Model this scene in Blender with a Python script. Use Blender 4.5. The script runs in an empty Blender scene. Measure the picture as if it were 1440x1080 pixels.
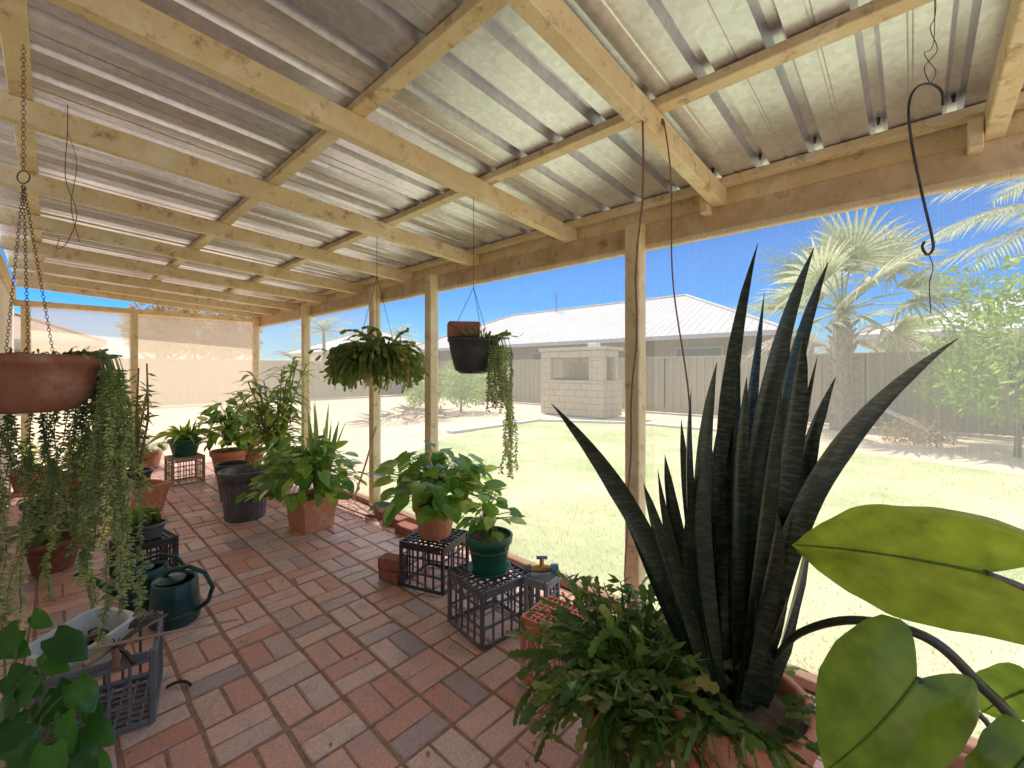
import bpy, math, random
import numpy as np
from mathutils import Vector, Matrix
random.seed(7)
R = math.radians
H = 1.42; F = 605.0; HY = 520.0; W = 2.32; YE = 7.93
yaw = math.atan2(650, 605)
fw = Vector((math.sin(yaw), math.cos(yaw), 0)); rt = Vector((math.cos(yaw), -math.sin(yaw), 0))
Z = Vector((0, 0, 1))
def at(px, py, d): return fw*d + rt*((px-720)/F*d) + Vector((0, 0, H+(HY-py)/F*d))
def gd(px, py):
    p = at(px, py, F*H/(py-HY)); p.z = 0; return p
def flat(px, d, z=0.0):
    p = at(px, 520, d); p.z = z; return p
def onX(X, px):
    t = (px-720)/F; return X*(rt.x-fw.x*t)/(fw.x+rt.x*t)
def onY(Y, px):
    t = (px-720)/F; return Y*(fw.x+rt.x*t)/(rt.x-fw.x*t)
sc = bpy.context.scene
COL = sc.collection
rnd = random.random
def ru(a, b): return random.uniform(a, b)
# ------------------------------------------------------------------ materials
def newmat(name):
    m = bpy.data.materials.new(name); m.use_nodes = True
    nt = m.node_tree; nt.nodes.clear()
    return m, nt
def N(nt, t, **k):
    n = nt.nodes.new(t)
    for a, b in k.items(): setattr(n, a, b)
    return n
def rgba(c): return (c[0], c[1], c[2], 1)
def coords(nt, stretch):
    tc = N(nt, 'ShaderNodeTexCoord'); mp = N(nt, 'ShaderNodeMapping')
    mp.inputs['Scale'].default_value = stretch
    nt.links.new(tc.outputs['Object'], mp.inputs['Vector']); return mp
def noise(nt, mp, scale, detail=4, rough=.6):
    n = N(nt, 'ShaderNodeTexNoise'); n.inputs['Scale'].default_value = scale
    n.inputs['Detail'].default_value = detail; n.inputs['Roughness'].default_value = rough
    nt.links.new(mp.outputs['Vector'], n.inputs['Vector']); return n
def ramp(nt, fac, stops):
    r = N(nt, 'ShaderNodeValToRGB'); e = r.color_ramp.elements
    while len(e) < len(stops): e.new(.5)
    for el, (p, c) in zip(e, stops): el.position = p; el.color = rgba(c)
    nt.links.new(fac, r.inputs['Fac']); return r
def pm(name, c1, c2=None, scale=6, rough=.6, metal=0, bump=0, bscale=60, stretch=(1, 1, 1), c3=None, lo=.35, hi=.65, attr=False, spec=.5, speck=None):
    m, nt = newmat(name); L = nt.links.new
    mp = coords(nt, stretch); c2 = c2 or tuple(x*.8 for x in c1)
    n = noise(nt, mp, scale)
    stops = [(lo, c1), (hi, c2)]
    if c3: stops = [(lo, c1), ((lo+hi)/2, c2), (hi, c3)]
    r = ramp(nt, n.outputs['Fac'], stops); col = r.outputs['Color']
    if speck:      # darker weathering marks
        ns = noise(nt, mp, speck[0], 5, .75); rs = ramp(nt, ns.outputs['Fac'], [(.55, (1, 1, 1)), (.72, speck[1])])
        mx = N(nt, 'ShaderNodeMixRGB', blend_type='MULTIPLY'); mx.inputs['Fac'].default_value = 1
        L(col, mx.inputs['Color1']); L(rs.outputs['Color'], mx.inputs['Color2']); col = mx.outputs['Color']
    b = N(nt, 'ShaderNodeBsdfPrincipled'); o = N(nt, 'ShaderNodeOutputMaterial')
    b.inputs['Roughness'].default_value = rough; b.inputs['Metallic'].default_value = metal
    b.inputs['Specular IOR Level'].default_value = spec
    L(col, b.inputs['Base Color'])
    if bump:
        n2 = noise(nt, mp, bscale, 3); bp = N(nt, 'ShaderNodeBump'); bp.inputs['Strength'].default_value = bump
        bp.inputs['Distance'].default_value = .01
        L(n2.outputs['Fac'], bp.inputs['Height']); L(bp.outputs['Normal'], b.inputs['Normal'])
    L(b.outputs['BSDF'], o.inputs['Surface'])
    return m
def leafmat(name, c1, c2, trans=.35, rough=.4, band=None, bandscale=(6, 6, 45), c3=None):
    m, nt = newmat(name); L = nt.links.new
    a = N(nt, 'ShaderNodeAttribute', attribute_name='rnd')
    stops = [(0.0, c1), (1.0, c2)] if not c3 else [(0.0, c1), (.75, c2), (1.0, c3)]
    r = ramp(nt, a.outputs['Fac'], stops)
    col = r.outputs['Color']
    mp = coords(nt, (1, 1, 1) if not band else bandscale)
    n = noise(nt, mp, 14 if not band else 1.6, 3)
    mx = N(nt, 'ShaderNodeMixRGB', blend_type='MULTIPLY' if not band else 'MIX')
    if band:
        rr = ramp(nt, n.outputs['Fac'], [(.48, (0, 0, 0)), (.60, (1, 1, 1))])
        L(rr.outputs['Color'], mx.inputs['Fac']); mx.inputs['Color2'].default_value = rgba(band)
    else:
        rr = ramp(nt, n.outputs['Fac'], [(.3, (.62, .65, .6)), (.7, (1.18, 1.15, 1.1))])
        mx.inputs['Fac'].default_value = 1; L(rr.outputs['Color'], mx.inputs['Color2'])
    L(col, mx.inputs['Color1'])
    b = N(nt, 'ShaderNodeBsdfPrincipled'); b.inputs['Roughness'].default_value = rough
    tr = N(nt, 'ShaderNodeBsdfTranslucent'); hs = N(nt, 'ShaderNodeHueSaturation')
    hs.inputs['Value'].default_value = 1.9; hs.inputs['Hue'].default_value = .485
    L(mx.outputs['Color'], b.inputs['Base Color']); L(mx.outputs['Color'], hs.inputs['Color']); L(hs.outputs['Color'], tr.inputs['Color'])
    ms = N(nt, 'ShaderNodeMixShader'); ms.inputs['Fac'].default_value = trans
    o = N(nt, 'ShaderNodeOutputMaterial')
    L(b.outputs['BSDF'], ms.inputs[1]); L(tr.outputs['BSDF'], ms.inputs[2]); L(ms.outputs['Shader'], o.inputs['Surface'])
    return m
M = {}
M['timber'] = pm('cream_timber', (.92, .76, .49), (.82, .64, .38), 4, .5, bump=.4, bscale=40, c3=(.95, .83, .60), lo=.3, hi=.7, speck=(12, (.46, .33, .24)))
M['timber_beam'] = pm('aged_beam', (.74, .54, .32), (.58, .40, .22), 4, .55, bump=.4, bscale=30, c3=(.86, .69, .46), lo=.3, hi=.7, speck=(8, (.48, .34, .24)))
M['plate'] = pm('bare_timber', (.46, .27, .17), (.32, .19, .12), 8, .7, bump=.5, stretch=(6, 1, 6))
def metalroof():
    m, nt = newmat('zinc_sheeting'); L = nt.links.new
    mp = coords(nt, (1, 1, 1)); v = N(nt, 'ShaderNodeTexVoronoi'); v.inputs['Scale'].default_value = 46
    L(mp.outputs['Vector'], v.inputs['Vector'])
    n = noise(nt, coords(nt, (.8, 2.2, 1)), 1.6, 5, .6)
    r1 = ramp(nt, n.outputs['Fac'], [(.3, (.70, .70, .79)), (.5, (.82, .82, .92)), (.72, (.92, .92, 1.0))])
    hsv = N(nt, 'ShaderNodeSeparateColor'); L(v.outputs['Color'], hsv.inputs['Color'])
    r2 = ramp(nt, hsv.outputs[0], [(0, (.84, .84, .85)), (1, (1, 1, 1))])
    mx = N(nt, 'ShaderNodeMixRGB', blend_type='MULTIPLY'); mx.inputs['Fac'].default_value = 1
    L(r1.outputs['Color'], mx.inputs['Color1']); L(r2.outputs['Color'], mx.inputs['Color2'])
    n4 = noise(nt, coords(nt, (3, 3, 1)), 4, 6, .8); r4 = ramp(nt, n4.outputs['Fac'], [(.60, (1, 1, 1)), (.80, (.66, .62, .60))])
    m4 = N(nt, 'ShaderNodeMixRGB', blend_type='MULTIPLY'); m4.inputs['Fac'].default_value = 1
    L(mx.outputs['Color'], m4.inputs['Color1']); L(r4.outputs['Color'], m4.inputs['Color2'])
    b = N(nt, 'ShaderNodeBsdfPrincipled'); b.inputs['Metallic'].default_value = .8
    rr = N(nt, 'ShaderNodeMapRange'); rr.inputs['To Min'].default_value = .24; rr.inputs['To Max'].default_value = .40
    L(n.outputs['Fac'], rr.inputs['Value']); L(rr.outputs['Result'], b.inputs['Roughness'])
    L(m4.outputs['Color'], b.inputs['Base Color'])
    bp = N(nt, 'ShaderNodeBump'); bp.inputs['Strength'].default_value = .08; bp.inputs['Distance'].default_value = .02
    nb = noise(nt, coords(nt, (1, 2, 1)), 5, 3); L(nb.outputs['Fac'], bp.inputs['Height']); L(bp.outputs['Normal'], b.inputs['Normal'])
    o = N(nt, 'ShaderNodeOutputMaterial'); L(b.outputs['BSDF'], o.inputs['Surface']); return m
M['zinc'] = metalroof()
def brickmat():
    m, nt = newmat('clay_pavers'); L = nt.links.new
    a = N(nt, 'ShaderNodeAttribute', attribute_name='rnd')
    r = ramp(nt, a.outputs['Fac'], [(0, (.86, .40, .30)), (.22, (.95, .60, .50)), (.45, (.80, .36, .27)), (.60, (.94, .64, .55)), (.78, (.66, .44, .41)), (1, (.46, .38, .41))])
    mp = coords(nt, (1, 1, 1)); n = noise(nt, mp, 8, 6, .7)
    rf = ramp(nt, n.outputs['Fac'], [(.50, (0, 0, 0)), (.66, (.75, .75, .75))])
    mx = N(nt, 'ShaderNodeMixRGB'); mx.inputs['Color2'].default_value = (.56, .45, .46, 1)
    L(rf.outputs['Color'], mx.inputs['Fac']); L(r.outputs['Color'], mx.inputs['Color1'])
    n3 = noise(nt, mp, 90, 3); r3 = ramp(nt, n3.outputs['Fac'], [(.3, (.76, .76, .76)), (.7, (1.08, 1.08, 1.08))])
    m2 = N(nt, 'ShaderNodeMixRGB', blend_type='MULTIPLY'); m2.inputs['Fac'].default_value = 1
    L(mx.outputs['Color'], m2.inputs['Color1']); L(r3.outputs['Color'], m2.inputs['Color2'])
    b = N(nt, 'ShaderNodeBsdfPrincipled')
    rr = N(nt, 'ShaderNodeMapRange'); rr.inputs['To Min'].default_value = .18; rr.inputs['To Max'].default_value = .6
    L(n.outputs['Fac'], rr.inputs['Value']); L(rr.outputs['Result'], b.inputs['Roughness'])
    bp = N(nt, 'ShaderNodeBump'); bp.inputs['Strength'].default_value = .4; bp.inputs['Distance'].default_value = .006
    L(n3.outputs['Fac'], bp.inputs['Height']); L(bp.outputs['Normal'], b.inputs['Normal'])
    L(m2.outputs['Color'], b.inputs['Base Color'])
    o = N(nt, 'ShaderNodeOutputMaterial'); L(b.outputs['BSDF'], o.inputs['Surface']); return m
M['paver'] = brickmat()
def screenmat(name, fac, col, sx, sy, amp=.02):
    m, nt = newmat(name); L = nt.links.new
    mp = coords(nt, (sx, sy, 1.5)); n = noise(nt, mp, 1.0, 2)
    mr = N(nt, 'ShaderNodeMapRange'); mr.inputs['From Min'].default_value = .3; mr.inputs['From Max'].default_value = .7
    mr.inputs['To Min'].default_value = fac-amp; mr.inputs['To Max'].default_value = fac+amp
    L(n.outputs['Fac'], mr.inputs['Value'])
    t = N(nt, 'ShaderNodeBsdfTransparent'); d = N(nt, 'ShaderNodeBsdfDiffuse'); s = N(nt, 'ShaderNodeBsdfTranslucent')
    d.inputs['Color'].default_value = rgba(col); s.inputs['Color'].default_value = rgba(col)
    a = N(nt, 'ShaderNodeMixShader'); a.inputs['Fac'].default_value = .8; L(d.outputs[0], a.inputs[1]); L(s.outputs[0], a.inputs[2])
    b = N(nt, 'ShaderNodeMixShader'); L(mr.outputs['Result'], b.inputs['Fac']); L(t.outputs[0], b.inputs[1]); L(a.outputs[0], b.inputs[2])
    o = N(nt, 'ShaderNodeOutputMaterial'); L(b.outputs[0], o.inputs['Surface']); return m
M['screen'] = screenmat('shade_mesh_side', .25, (.98, .94, .86), 180, 180, .04)
M['screen_far_haze'] = screenmat('shade_mesh_far_haze', .42, (.98, .89, .72), 180, 180, .04)  # same mesh; grazing-angle haze and warm glow painted into opacity and tint
M['screen_end_glow'] = screenmat('shade_mesh_end_glow', .58, (.98, .82, .58), 180, 180, .04)  # same mesh; glow of sun from behind painted in as denser, warmer tint
M['sand'] = pm('pale_sand', (.64, .49, .34), (.72, .58, .43), 1.2, .95, bump=.6, bscale=25, c3=(.55, .40, .27), lo=.3, hi=.7)
M['jointsand'] = pm('joint_sand', (.30, .17, .12), (.44, .28, .20), 20, .95)
def lawnmat():
    m, nt = newmat('dry_lawn'); L = nt.links.new
    mp = coords(nt, (1, 1, 1)); n = noise(nt, mp, .5, 7, .7); n2 = noise(nt, mp, 55, 4, .7)
    r = ramp(nt, n.outputs['Fac'], [(.34, (.34, .42, .16)), (.46, (.50, .53, .26)), (.56, (.64, .59, .36)), (.7, (.74, .64, .45))])
    r2 = ramp(nt, n2.outputs['Fac'], [(.3, (.70, .74, .66)), (.7, (1.1, 1.08, 1.05))])
    mx = N(nt, 'ShaderNodeMixRGB', blend_type='MULTIPLY'); mx.inputs['Fac'].default_value = .8
    L(r.outputs[0], mx.inputs['Color1']); L(r2.outputs[0], mx.inputs['Color2'])
    b = N(nt, 'ShaderNodeBsdfPrincipled'); b.inputs['Roughness'].default_value = .9; L(mx.outputs[0], b.inputs['Base Color'])
    o = N(nt, 'ShaderNodeOutputMaterial'); L(b.outputs[0], o.inputs['Surface']); return m
M['lawn'] = lawnmat()
M['grass'] = leafmat('grass_blade', (.30, .42, .13), (.66, .60, .36), .3, .7)
M['concrete'] = pm('pale_concrete', (.66, .62, .56), (.56, .53, .48), 4, .9, bump=.3)
M['fence'] = pm('fence_steel', (.40, .33, .235), (.34, .285, .20), 1.5, .5, bump=0)
M['terracotta'] = pm('terracotta', (.80, .35, .20), (.68, .27, .14), 9, .7, bump=.2, bscale=80, c3=(.80, .48, .34), lo=.3, hi=.72)
M['terracotta_old'] = pm('aged_terracotta', (.42, .17, .10), (.32, .12, .075), 9, .7, bump=.2, c3=(.50, .27, .18), lo=.3, hi=.72)
M['black'] = pm('black_plastic', (.04, .04, .045), (.07, .07, .075), 12, .35)
M['grey'] = pm('grey_plastic', (.13, .145, .16), (.20, .215, .23), 12, .4)
M['crate_dark'] = pm('dark_crate', (.085, .09, .10), (.15, .155, .17), 12, .28)
M['bluegrey'] = pm('bluegrey_plastic', (.24, .28, .33), (.32, .36, .41), 12, .45)
M['darkgreen'] = pm('green_plastic', (.015, .12, .08), (.028, .16, .10), 8, .35)
M['teal'] = pm('teal_plastic', (.008, .055, .058), (.014, .08, .08), 8, .28)
M['redplastic'] = pm('red_plastic', (.76, .25, .14), (.68, .21, .12), 8, .5)
M['white'] = pm('white_plastic', (.82, .83, .81), (.72, .73, .72), 5, .5)
M['soil'] = pm('potting_soil', (.13, .085, .055), (.22, .15, .10), 30, .95, bump=.8)
M['wood'] = pm('dry_wood', (.54, .39, .25), (.40, .29, .18), 10, .75, bump=.3)
M['bark'] = pm('bark', (.36, .28, .20), (.24, .18, .13), 9, .9, bump=.8, bscale=20)
M['wire'] = pm('rusty_wire', (.07, .05, .04), (.14, .08, .05), 20, .5, metal=.6)
M['hook'] = pm('dark_steel', (.06, .06, .06), (.11, .10, .09), 20, .4, metal=.8)
M['rope'] = pm('brown_cord', (.36, .19, .12), (.25, .12, .08), 60, .9, bump=.6, bscale=200)
M['brass'] = pm('brass', (.65, .45, .18), (.5, .33, .12), 12, .35, metal=.9)
M['blueplastic'] = pm('blue_plastic', (.12, .32, .58), (.08, .24, .45), 12, .4)
M['brick'] = pm('red_brick', (.40, .15, .10), (.30, .11, .08), 10, .85, bump=.4)
M['block'] = pm('cream_block', (.58, .46, .32), (.50, .40, .28), 3, .9, bump=.3, bscale=30)
M['dark'] = pm('dark_recess', (.10, .09, .08), (.14, .12, .1), 3, .9)
M['housebrick'] = pm('brick_wall', (.34, .25, .20), (.28, .20, .16), 3, .9)
M['cream'] = pm('cream_wall', (.92, .86, .74), (.88, .82, .69), 2, .8)
M['roof'] = pm('grey_roof', (.62, .58, .555), (.56, .53, .51), .8, .7, spec=.15)
M['roof2'] = pm('pale_roof', (.68, .65, .62), (.63, .60, .57), .8, .7, spec=.15)
M['roof3'] = pm('brown_roof', (.50, .35, .27), (.45, .31, .23), .8, .7, spec=.15)
M['glass'] = pm('dark_glass', (.03, .035, .04), (.05, .055, .06), 3, .1)
M['litter'] = leafmat('dry_leaf', (.36, .19, .10), (.52, .34, .2), .15, .8)
M['pothos'] = leafmat('pothos_leaf', (.08, .23, .03), (.28, .48, .07), .4, .28, c3=(.62, .68, .18))
M['pothos_dark'] = leafmat('dark_heart_leaf', (.02, .10, .018), (.08, .25, .035), .35, .22)
M['ear'] = leafmat('elephant_leaf', (.07, .16, .022), (.25, .36, .04), .58, .2)
M['sans'] = leafmat('snake_leaf', (.010, .022, .013), (.024, .042, .022), .05, .3, band=(.062, .080, .050), bandscale=(16, 16, 75))
M['cactus'] = leafmat('cactus_leaf', (.05, .115, .025), (.15, .26, .05), .3, .38, c3=(.42, .33, .12))
M['cactus2'] = leafmat('cactus_leaf_olive', (.09, .16, .03), (.23, .30, .07), .35, .45, c3=(.48, .34, .13))
M['strand'] = leafmat('strand_leaf', (.26, .36, .14), (.50, .56, .27), .4, .5, c3=(.76, .72, .46))
M['cane'] = leafmat('cane_leaf', (.12, .26, .045), (.32, .44, .11), .4, .4, c3=(.64, .54, .22))
M['palm'] = leafmat('fan_palm_leaf', (.28, .34, .18), (.44, .47, .29), .4, .5, c3=(.56, .54, .38))
M['palmdead'] = leafmat('dry_palm_leaf', (.42, .34, .23), (.52, .43, .31), .3, .8)
M['tree'] = leafmat('citrus_leaf', (.16, .31, .05), (.40, .52, .14), .42, .5)
M['gum'] = leafmat('gum_leaf', (.32, .24, .13), (.48, .37, .22), .3, .7)
M['bush'] = leafmat('bush_leaf', (.18, .30, .055), (.38, .46, .12), .38, .6)
M['stem'] = pm('green_stem', (.15, .24, .07), (.21, .28, .1), 20, .5)
M['darkstem'] = pm('dark_stem', (.035, .05, .03), (.07, .07, .045), 20, .4)
# ------------------------------------------------------------------ mesh builder
ORIG = {}
class MB:
    def __init__(s): s.v = []; s.f = []; s.r = []
    def add(s, vs, fs, r=None):
        o = len(s.v); s.v += [tuple(x) for x in vs]
        r = rnd() if r is None else r
        for f in fs: s.f.append(tuple(o+i for i in f)); s.r.append(r)
    def box(s, c, sz, rot=None, r=None):
        c = Vector(c); vs = []
        for i in (-.5, .5):
            for j in (-.5, .5):
                for k in (-.5, .5):
                    p = Vector((i*sz[0], j*sz[1], k*sz[2]))
                    if rot is not None: p = rot @ p
                    vs.append(c+p)
        s.add(vs, [(0, 1, 3, 2), (4, 6, 7, 5), (0, 4, 5, 1), (2, 3, 7, 6), (0, 2, 6, 4), (1, 5, 7, 3)], r)
    def bbox(s, c, sz, b=.004, rot=None, r=None):      # chamfered box
        c = Vector(c); hx, hy, hz = [q/2 for q in sz]; vs = []; idx = {}
        for sx in (-1, 1):
            for sy in (-1, 1):
                for sz_ in (-1, 1):
                    for ax in range(3):
                        p = [sx*hx, sy*hy, sz_*hz]
                        for q in range(3):
                            if q != ax: p[q] -= (sx, sy, sz_)[q]*b
                        idx[(sx, sy, sz_, ax)] = len(vs); p = Vector(p)
                        if rot is not None: p = rot @ p
                        vs.append(c+p)
        fs = []
        for ax in range(3):
            o1, o2 = [q for q in range(3) if q != ax]
            for sg in (-1, 1):
                f = []
                for a, b_ in ((-1, -1), (1, -1), (1, 1), (-1, 1)):
                    k = [0, 0, 0]; k[ax] = sg; k[o1] = a; k[o2] = b_; f.append(idx[(*k, ax)])
                fs.append(f)
            for a in (-1, 1):
                for b_ in (-1, 1):
                    k0 = [0, 0, 0]; k1 = [0, 0, 0]; k0[ax] = -1; k1[ax] = 1
                    k0[o1] = k1[o1] = a; k0[o2] = k1[o2] = b_
                    fs.append([idx[(*k0, o1)], idx[(*k1, o1)], idx[(*k1, o2)], idx[(*k0, o2)]])
        for sx in (-1, 1):
            for sy in (-1, 1):
                for q in (-1, 1): fs.append([idx[(sx, sy, q, a)] for a in range(3)])
        s.add(vs, fs, r)
    def beam(s, p0, p1, w, h, b=.004, up=Z):
        p0 = Vector(p0); p1 = Vector(p1); d = p1-p0; L = d.length; d.normalize()
        sd = d.cross(up).normalized(); u = sd.cross(d).normalized()
        rot = Matrix((d, sd, u)).transposed()
        s.bbox((p0+p1)/2, (L, w, h), b, rot)
    def tube(s, pts, r, n=6, rv=None, cap=True):
        pts = [Vector(p) for p in pts]; k = len(pts)
        rs = r if isinstance(r, (list, tuple)) else [r]*k
        vs = []; prev = None
        for i, p in enumerate(pts):
            t = (pts[min(i+1, k-1)]-pts[max(i-1, 0)])
            if t.length < 1e-9: t = Vector((0, 0, 1))
            t.normalize()
            a = prev - t*prev.dot(t) if prev is not None else (Vector((1, 0, 0)) if abs(t.x) < .9 else Vector((0, 1, 0)))
            a = a - t*a.dot(t); a.normalize(); prev = a; b = t.cross(a)
            for j in range(n):
                an = 2*math.pi*j/n; vs.append(p+(a*math.cos(an)+b*math.sin(an))*rs[i])
        fs = [(i*n+j, i*n+(j+1) % n, (i+1)*n+(j+1) % n, (i+1)*n+j) for i in range(k-1) for j in range(n)]
        if cap: fs += [tuple(range(n-1, -1, -1)), tuple((k-1)*n+j for j in range(n))]
        s.add(vs, fs, rv)
    def lathe(s, prof, c, n=28, rot=0, sx=1, sy=1, rib=0):
        c = Vector(c); vs = []
        for (r, z) in prof:
            for j in range(n):
                a = 2*math.pi*j/n+rot; rr = r*(1+(rib if j % 2 else 0))
                vs.append(c+Vector((rr*math.cos(a)*sx, rr*math.sin(a)*sy, z)))
        m = len(prof)
        fs = [(i*n+j, i*n+(j+1) % n, (i+1)*n+(j+1) % n, (i+1)*n+j) for i in range(m-1) for j in range(n)]
        s.add(vs, fs)
    def blade(s, p0, p1, p2, w, nrm, prof, n=8, fold=.25, r=None, twist=0):
        vs = []; r = rnd() if r is None else r
        for i in range(n+1):
            t = i/n; c = p0*(1-t)**2+p1*2*t*(1-t)+p2*t*t
            tg = ((p1-p0)*(1-t)+(p2-p1)*t)
            if tg.length < 1e-8: tg = p2-p0
            tg.normalize(); sd = tg.cross(nrm)
            if sd.length < 1e-4: sd = tg.cross(Vector((.3, .5, .8)))
            sd.normalize()
            if twist: sd = Matrix.Rotation(twist*t, 3, tg) @ sd
            up = sd.cross(tg).normalized()
            x = t*(len(prof)-1); k = min(int(x), len(prof)-2); ww = w/2*(prof[k]*(1-(x-k))+prof[k+1]*(x-k))
            vs += [c-sd*ww+up*fold*ww, c, c+sd*ww+up*fold*ww]
        fs = []
        for i in range(n):
            a = i*3; fs += [(a, a+1, a+4, a+3), (a+1, a+2, a+5, a+4)]
        s.add(vs, fs, r)
    def leaf(s, base, d, nrm, L, Wd, droop=.5, fold=.2, r=None, nu=1, nt=7, heart=True, ripple=0, back=.2, roundb=False):
        d = d.normalized(); sd = d.cross(nrm)
        if sd.length < 1e-3: sd = d.cross(Vector((.4, .3, .9)))
        sd.normalize(); up = sd.cross(d).normalized(); r = rnd() if r is None else r
        HT = [0, .08, .25, .45, .65, .82, .93, 1]; HW = [.62, .88, 1, .93, .72, .42, .2, .0]
        if roundb: HW = [.80, .93, 1, .93, .74, .46, .21, .0]
        if not heart: HW = [.1, .45, .85, 1, .85, .5, .22, 0]
        c = base.copy(); vs = []; cols = 2*nu+1; pt = 0; dd = d.copy()
        rows = [i/nt for i in range(nt+1)]
        for t in rows:
            ang = -droop*t; dd = (d*math.cos(ang)+up*math.sin(ang)); uu = (up*math.cos(ang)-d*math.sin(ang))
            c = c + dd*(t-pt)*L; pt = t
            x = np.interp(t, HT, HW)*Wd/2
            for j in range(-nu, nu+1):
                q = j/nu
                bk = 0
                if heart:
                    aq = abs(q)
                    sh = aq**1.2 if not roundb else max(0, math.sin(min(1, aq*1.05)*math.pi*.72))
                    bk = back*L*max(0, (1-t*3.0))*sh
                rp = ripple*(math.sin(t*9+q*4+r*20)+.5*math.sin(t*17-q*3+r*9))*abs(q)
                vs.append(c+sd*x*q*(1-.12*(bk > 0 and not roundb))-dd*bk+uu*(fold*x*abs(q)**1.4-(.25*x*abs(q)**3)+rp))
        fs = [(i*cols+j, i*cols+j+1, (i+1)*cols+j+1, (i+1)*cols+j) for i in range(nt) for j in range(cols-1)]
        s.add(vs, fs, r)
    def quadleaf(s, c, d, nrm, L, w, r=None):
        sd = d.cross(nrm)
        if sd.length < 1e-4: sd = Vector((1, 0, 0))
        sd.normalize(); s.add([c, c+d*L*.5+sd*w*.5, c+d*L, c+d*L*.5-sd*w*.5], [(0, 1, 2, 3)], r)
    def build(s, name, mat, parent=None, origin=None, smooth=False):
        o = Vector(origin) if origin is not None else (ORIG[parent.name] if parent is not None else Vector((0, 0, 0)))
        me = bpy.data.meshes.new(name)
        me.from_pydata([(x-o.x, y-o.y, z-o.z) for x, y, z in s.v], [], s.f); me.update()
        at_ = me.attributes.new('rnd', 'FLOAT', 'FACE'); at_.data.foreach_set('value', s.r)
        if smooth: me.polygons.foreach_set('use_smooth', [True]*len(me.polygons))
        me.materials.append(M[mat])
        ob = bpy.data.objects.new(name, me); COL.objects.link(ob)
        ORIG[ob.name] = o.copy()
        if parent is not None: ob.parent = parent
        else: ob.location = o
        return ob
def tag(o, label=None, cat=None, group=None, kind=None):
    if label: o['label'] = label
    if cat: o['category'] = cat
    if group: o['group'] = group
    if kind: o['kind'] = kind
    return o
def thing(name, label, cat, loc=(0, 0, 0), group=None):
    o = bpy.data.objects.new(name, None); COL.objects.link(o); o.location = loc; o.empty_display_size = .1
    ORIG[o.name] = Vector(loc); return tag(o, label, cat, group)
def struct(mb, name, mat, smooth=False):
    o = mb.build(name, mat, smooth=smooth); o['kind'] = 'structure'; return o
def rdir(zmin=-1, zmax=1):
    z = ru(zmin, zmax); a = ru(0, 2*math.pi); q = math.sqrt(max(0, 1-z*z)); return Vector((q*math.cos(a), q*math.sin(a), z))
# ------------------------------------------------------------------ setting
g = MB(); g.add([(-300, -300, -.03), (300, -300, -.03), (300, 300, -.03), (-300, 300, -.03)], [(0, 1, 2, 3)]); struct(g, 'ground', 'sand')
LP = [(2.42, -9), (9.2, -9), (9.0, -1.2), (9.6, .6), (10.6, 3.2), (10.5, 5.4), (9.3, 7.6), (7.4, 7.7), (5.6, 7.2), (4.2, 6.3), (3.2, 5.9), (2.42, 4.6)]
g = MB(); g.add([(x, y, -.022) for x, y in LP], [tuple(range(len(LP)))]); struct(g, 'lawn', 'lawn')
def inpoly(x, y):
    c = False; j = len(LP)-1
    for i in range(len(LP)):
        xi, yi = LP[i]; xj, yj = LP[j]
        if (yi > y) != (yj > y) and x < (xj-xi)*(y-yi)/(yj-yi)+xi: c = not c
        j = i
    return c
g = MB(); k = 0
while k < 42000:
    x = 2.45+8.0*rnd()**1.5; y = ru(-3.0, 7.8)
    if not inpoly(x, y): continue
    k += 1; h = ru(.008, .022); a = ru(0, 6.28); w = ru(.0015, .003)+x*.0003
    lx, ly = ru(-.015, .015), ru(-.015, .015)
    g.add([(x-w*math.cos(a), y-w*math.sin(a), -.022), (x+w*math.cos(a), y+w*math.sin(a), -.022), (x+lx, y+ly, -.022+h)], [(0, 1, 2)])
tag(g.build('grass', 'grass'), 'short sparse blades of lawn grass beyond the mesh screens', 'grass', kind='stuff')
g = MB(); 
for a, b in zip([(10.7, 3.3), (10.6, 5.5), (9.4, 7.75)], [(10.6, 5.5), (9.4, 7.75), (6.2, 7.7)]): g.beam((a[0], a[1], -.0), (b[0], b[1], -.0), .22, .06)
struct(g, 'path_edging', 'concrete')
g = MB(); g.box((1.02, 3.4, -.0165), (2.62, 9.4, .02)); struct(g, 'paving_bed', 'jointsand')
# pavers, basket weave: pairs laid alternately
g = MB(); u = .232; gin = .004; gout = .011
ny = int(9.3/u); nxx = math.ceil(2.53/u); x0 = 2.262-u*nxx
for i in range(nxx):
    for j in range(ny+1):
        cx = x0+(i+.5)*u; cy = -1.2+(j+.5)*u; tone = rnd()
        for k in (-1, 1):
            rot = Matrix.Rotation(ru(-.03, .03), 3, 'Z') @ Matrix.Rotation(ru(-.022, .022), 3, 'X') @ Matrix.Rotation(ru(-.022, .022), 3, 'Y')
            dz = ru(-.005, .002); wv = (u-gout-gin)/2; off = (wv+gin)/2
            tn = min(1, max(0, tone*.35+rnd()*.65))
            if (i+j) % 2: g.bbox((cx+k*off, cy, -.02+dz), (wv-ru(0, .003), u-gout-ru(0, .004), .04), .006, rot, tn)
            else: g.bbox((cx, cy+k*off, -.02+dz), (u-gout-ru(0, .004), wv-ru(0, .003), .04), .006, rot, tn)
struct(g, 'patio_paving', 'paver')
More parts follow.
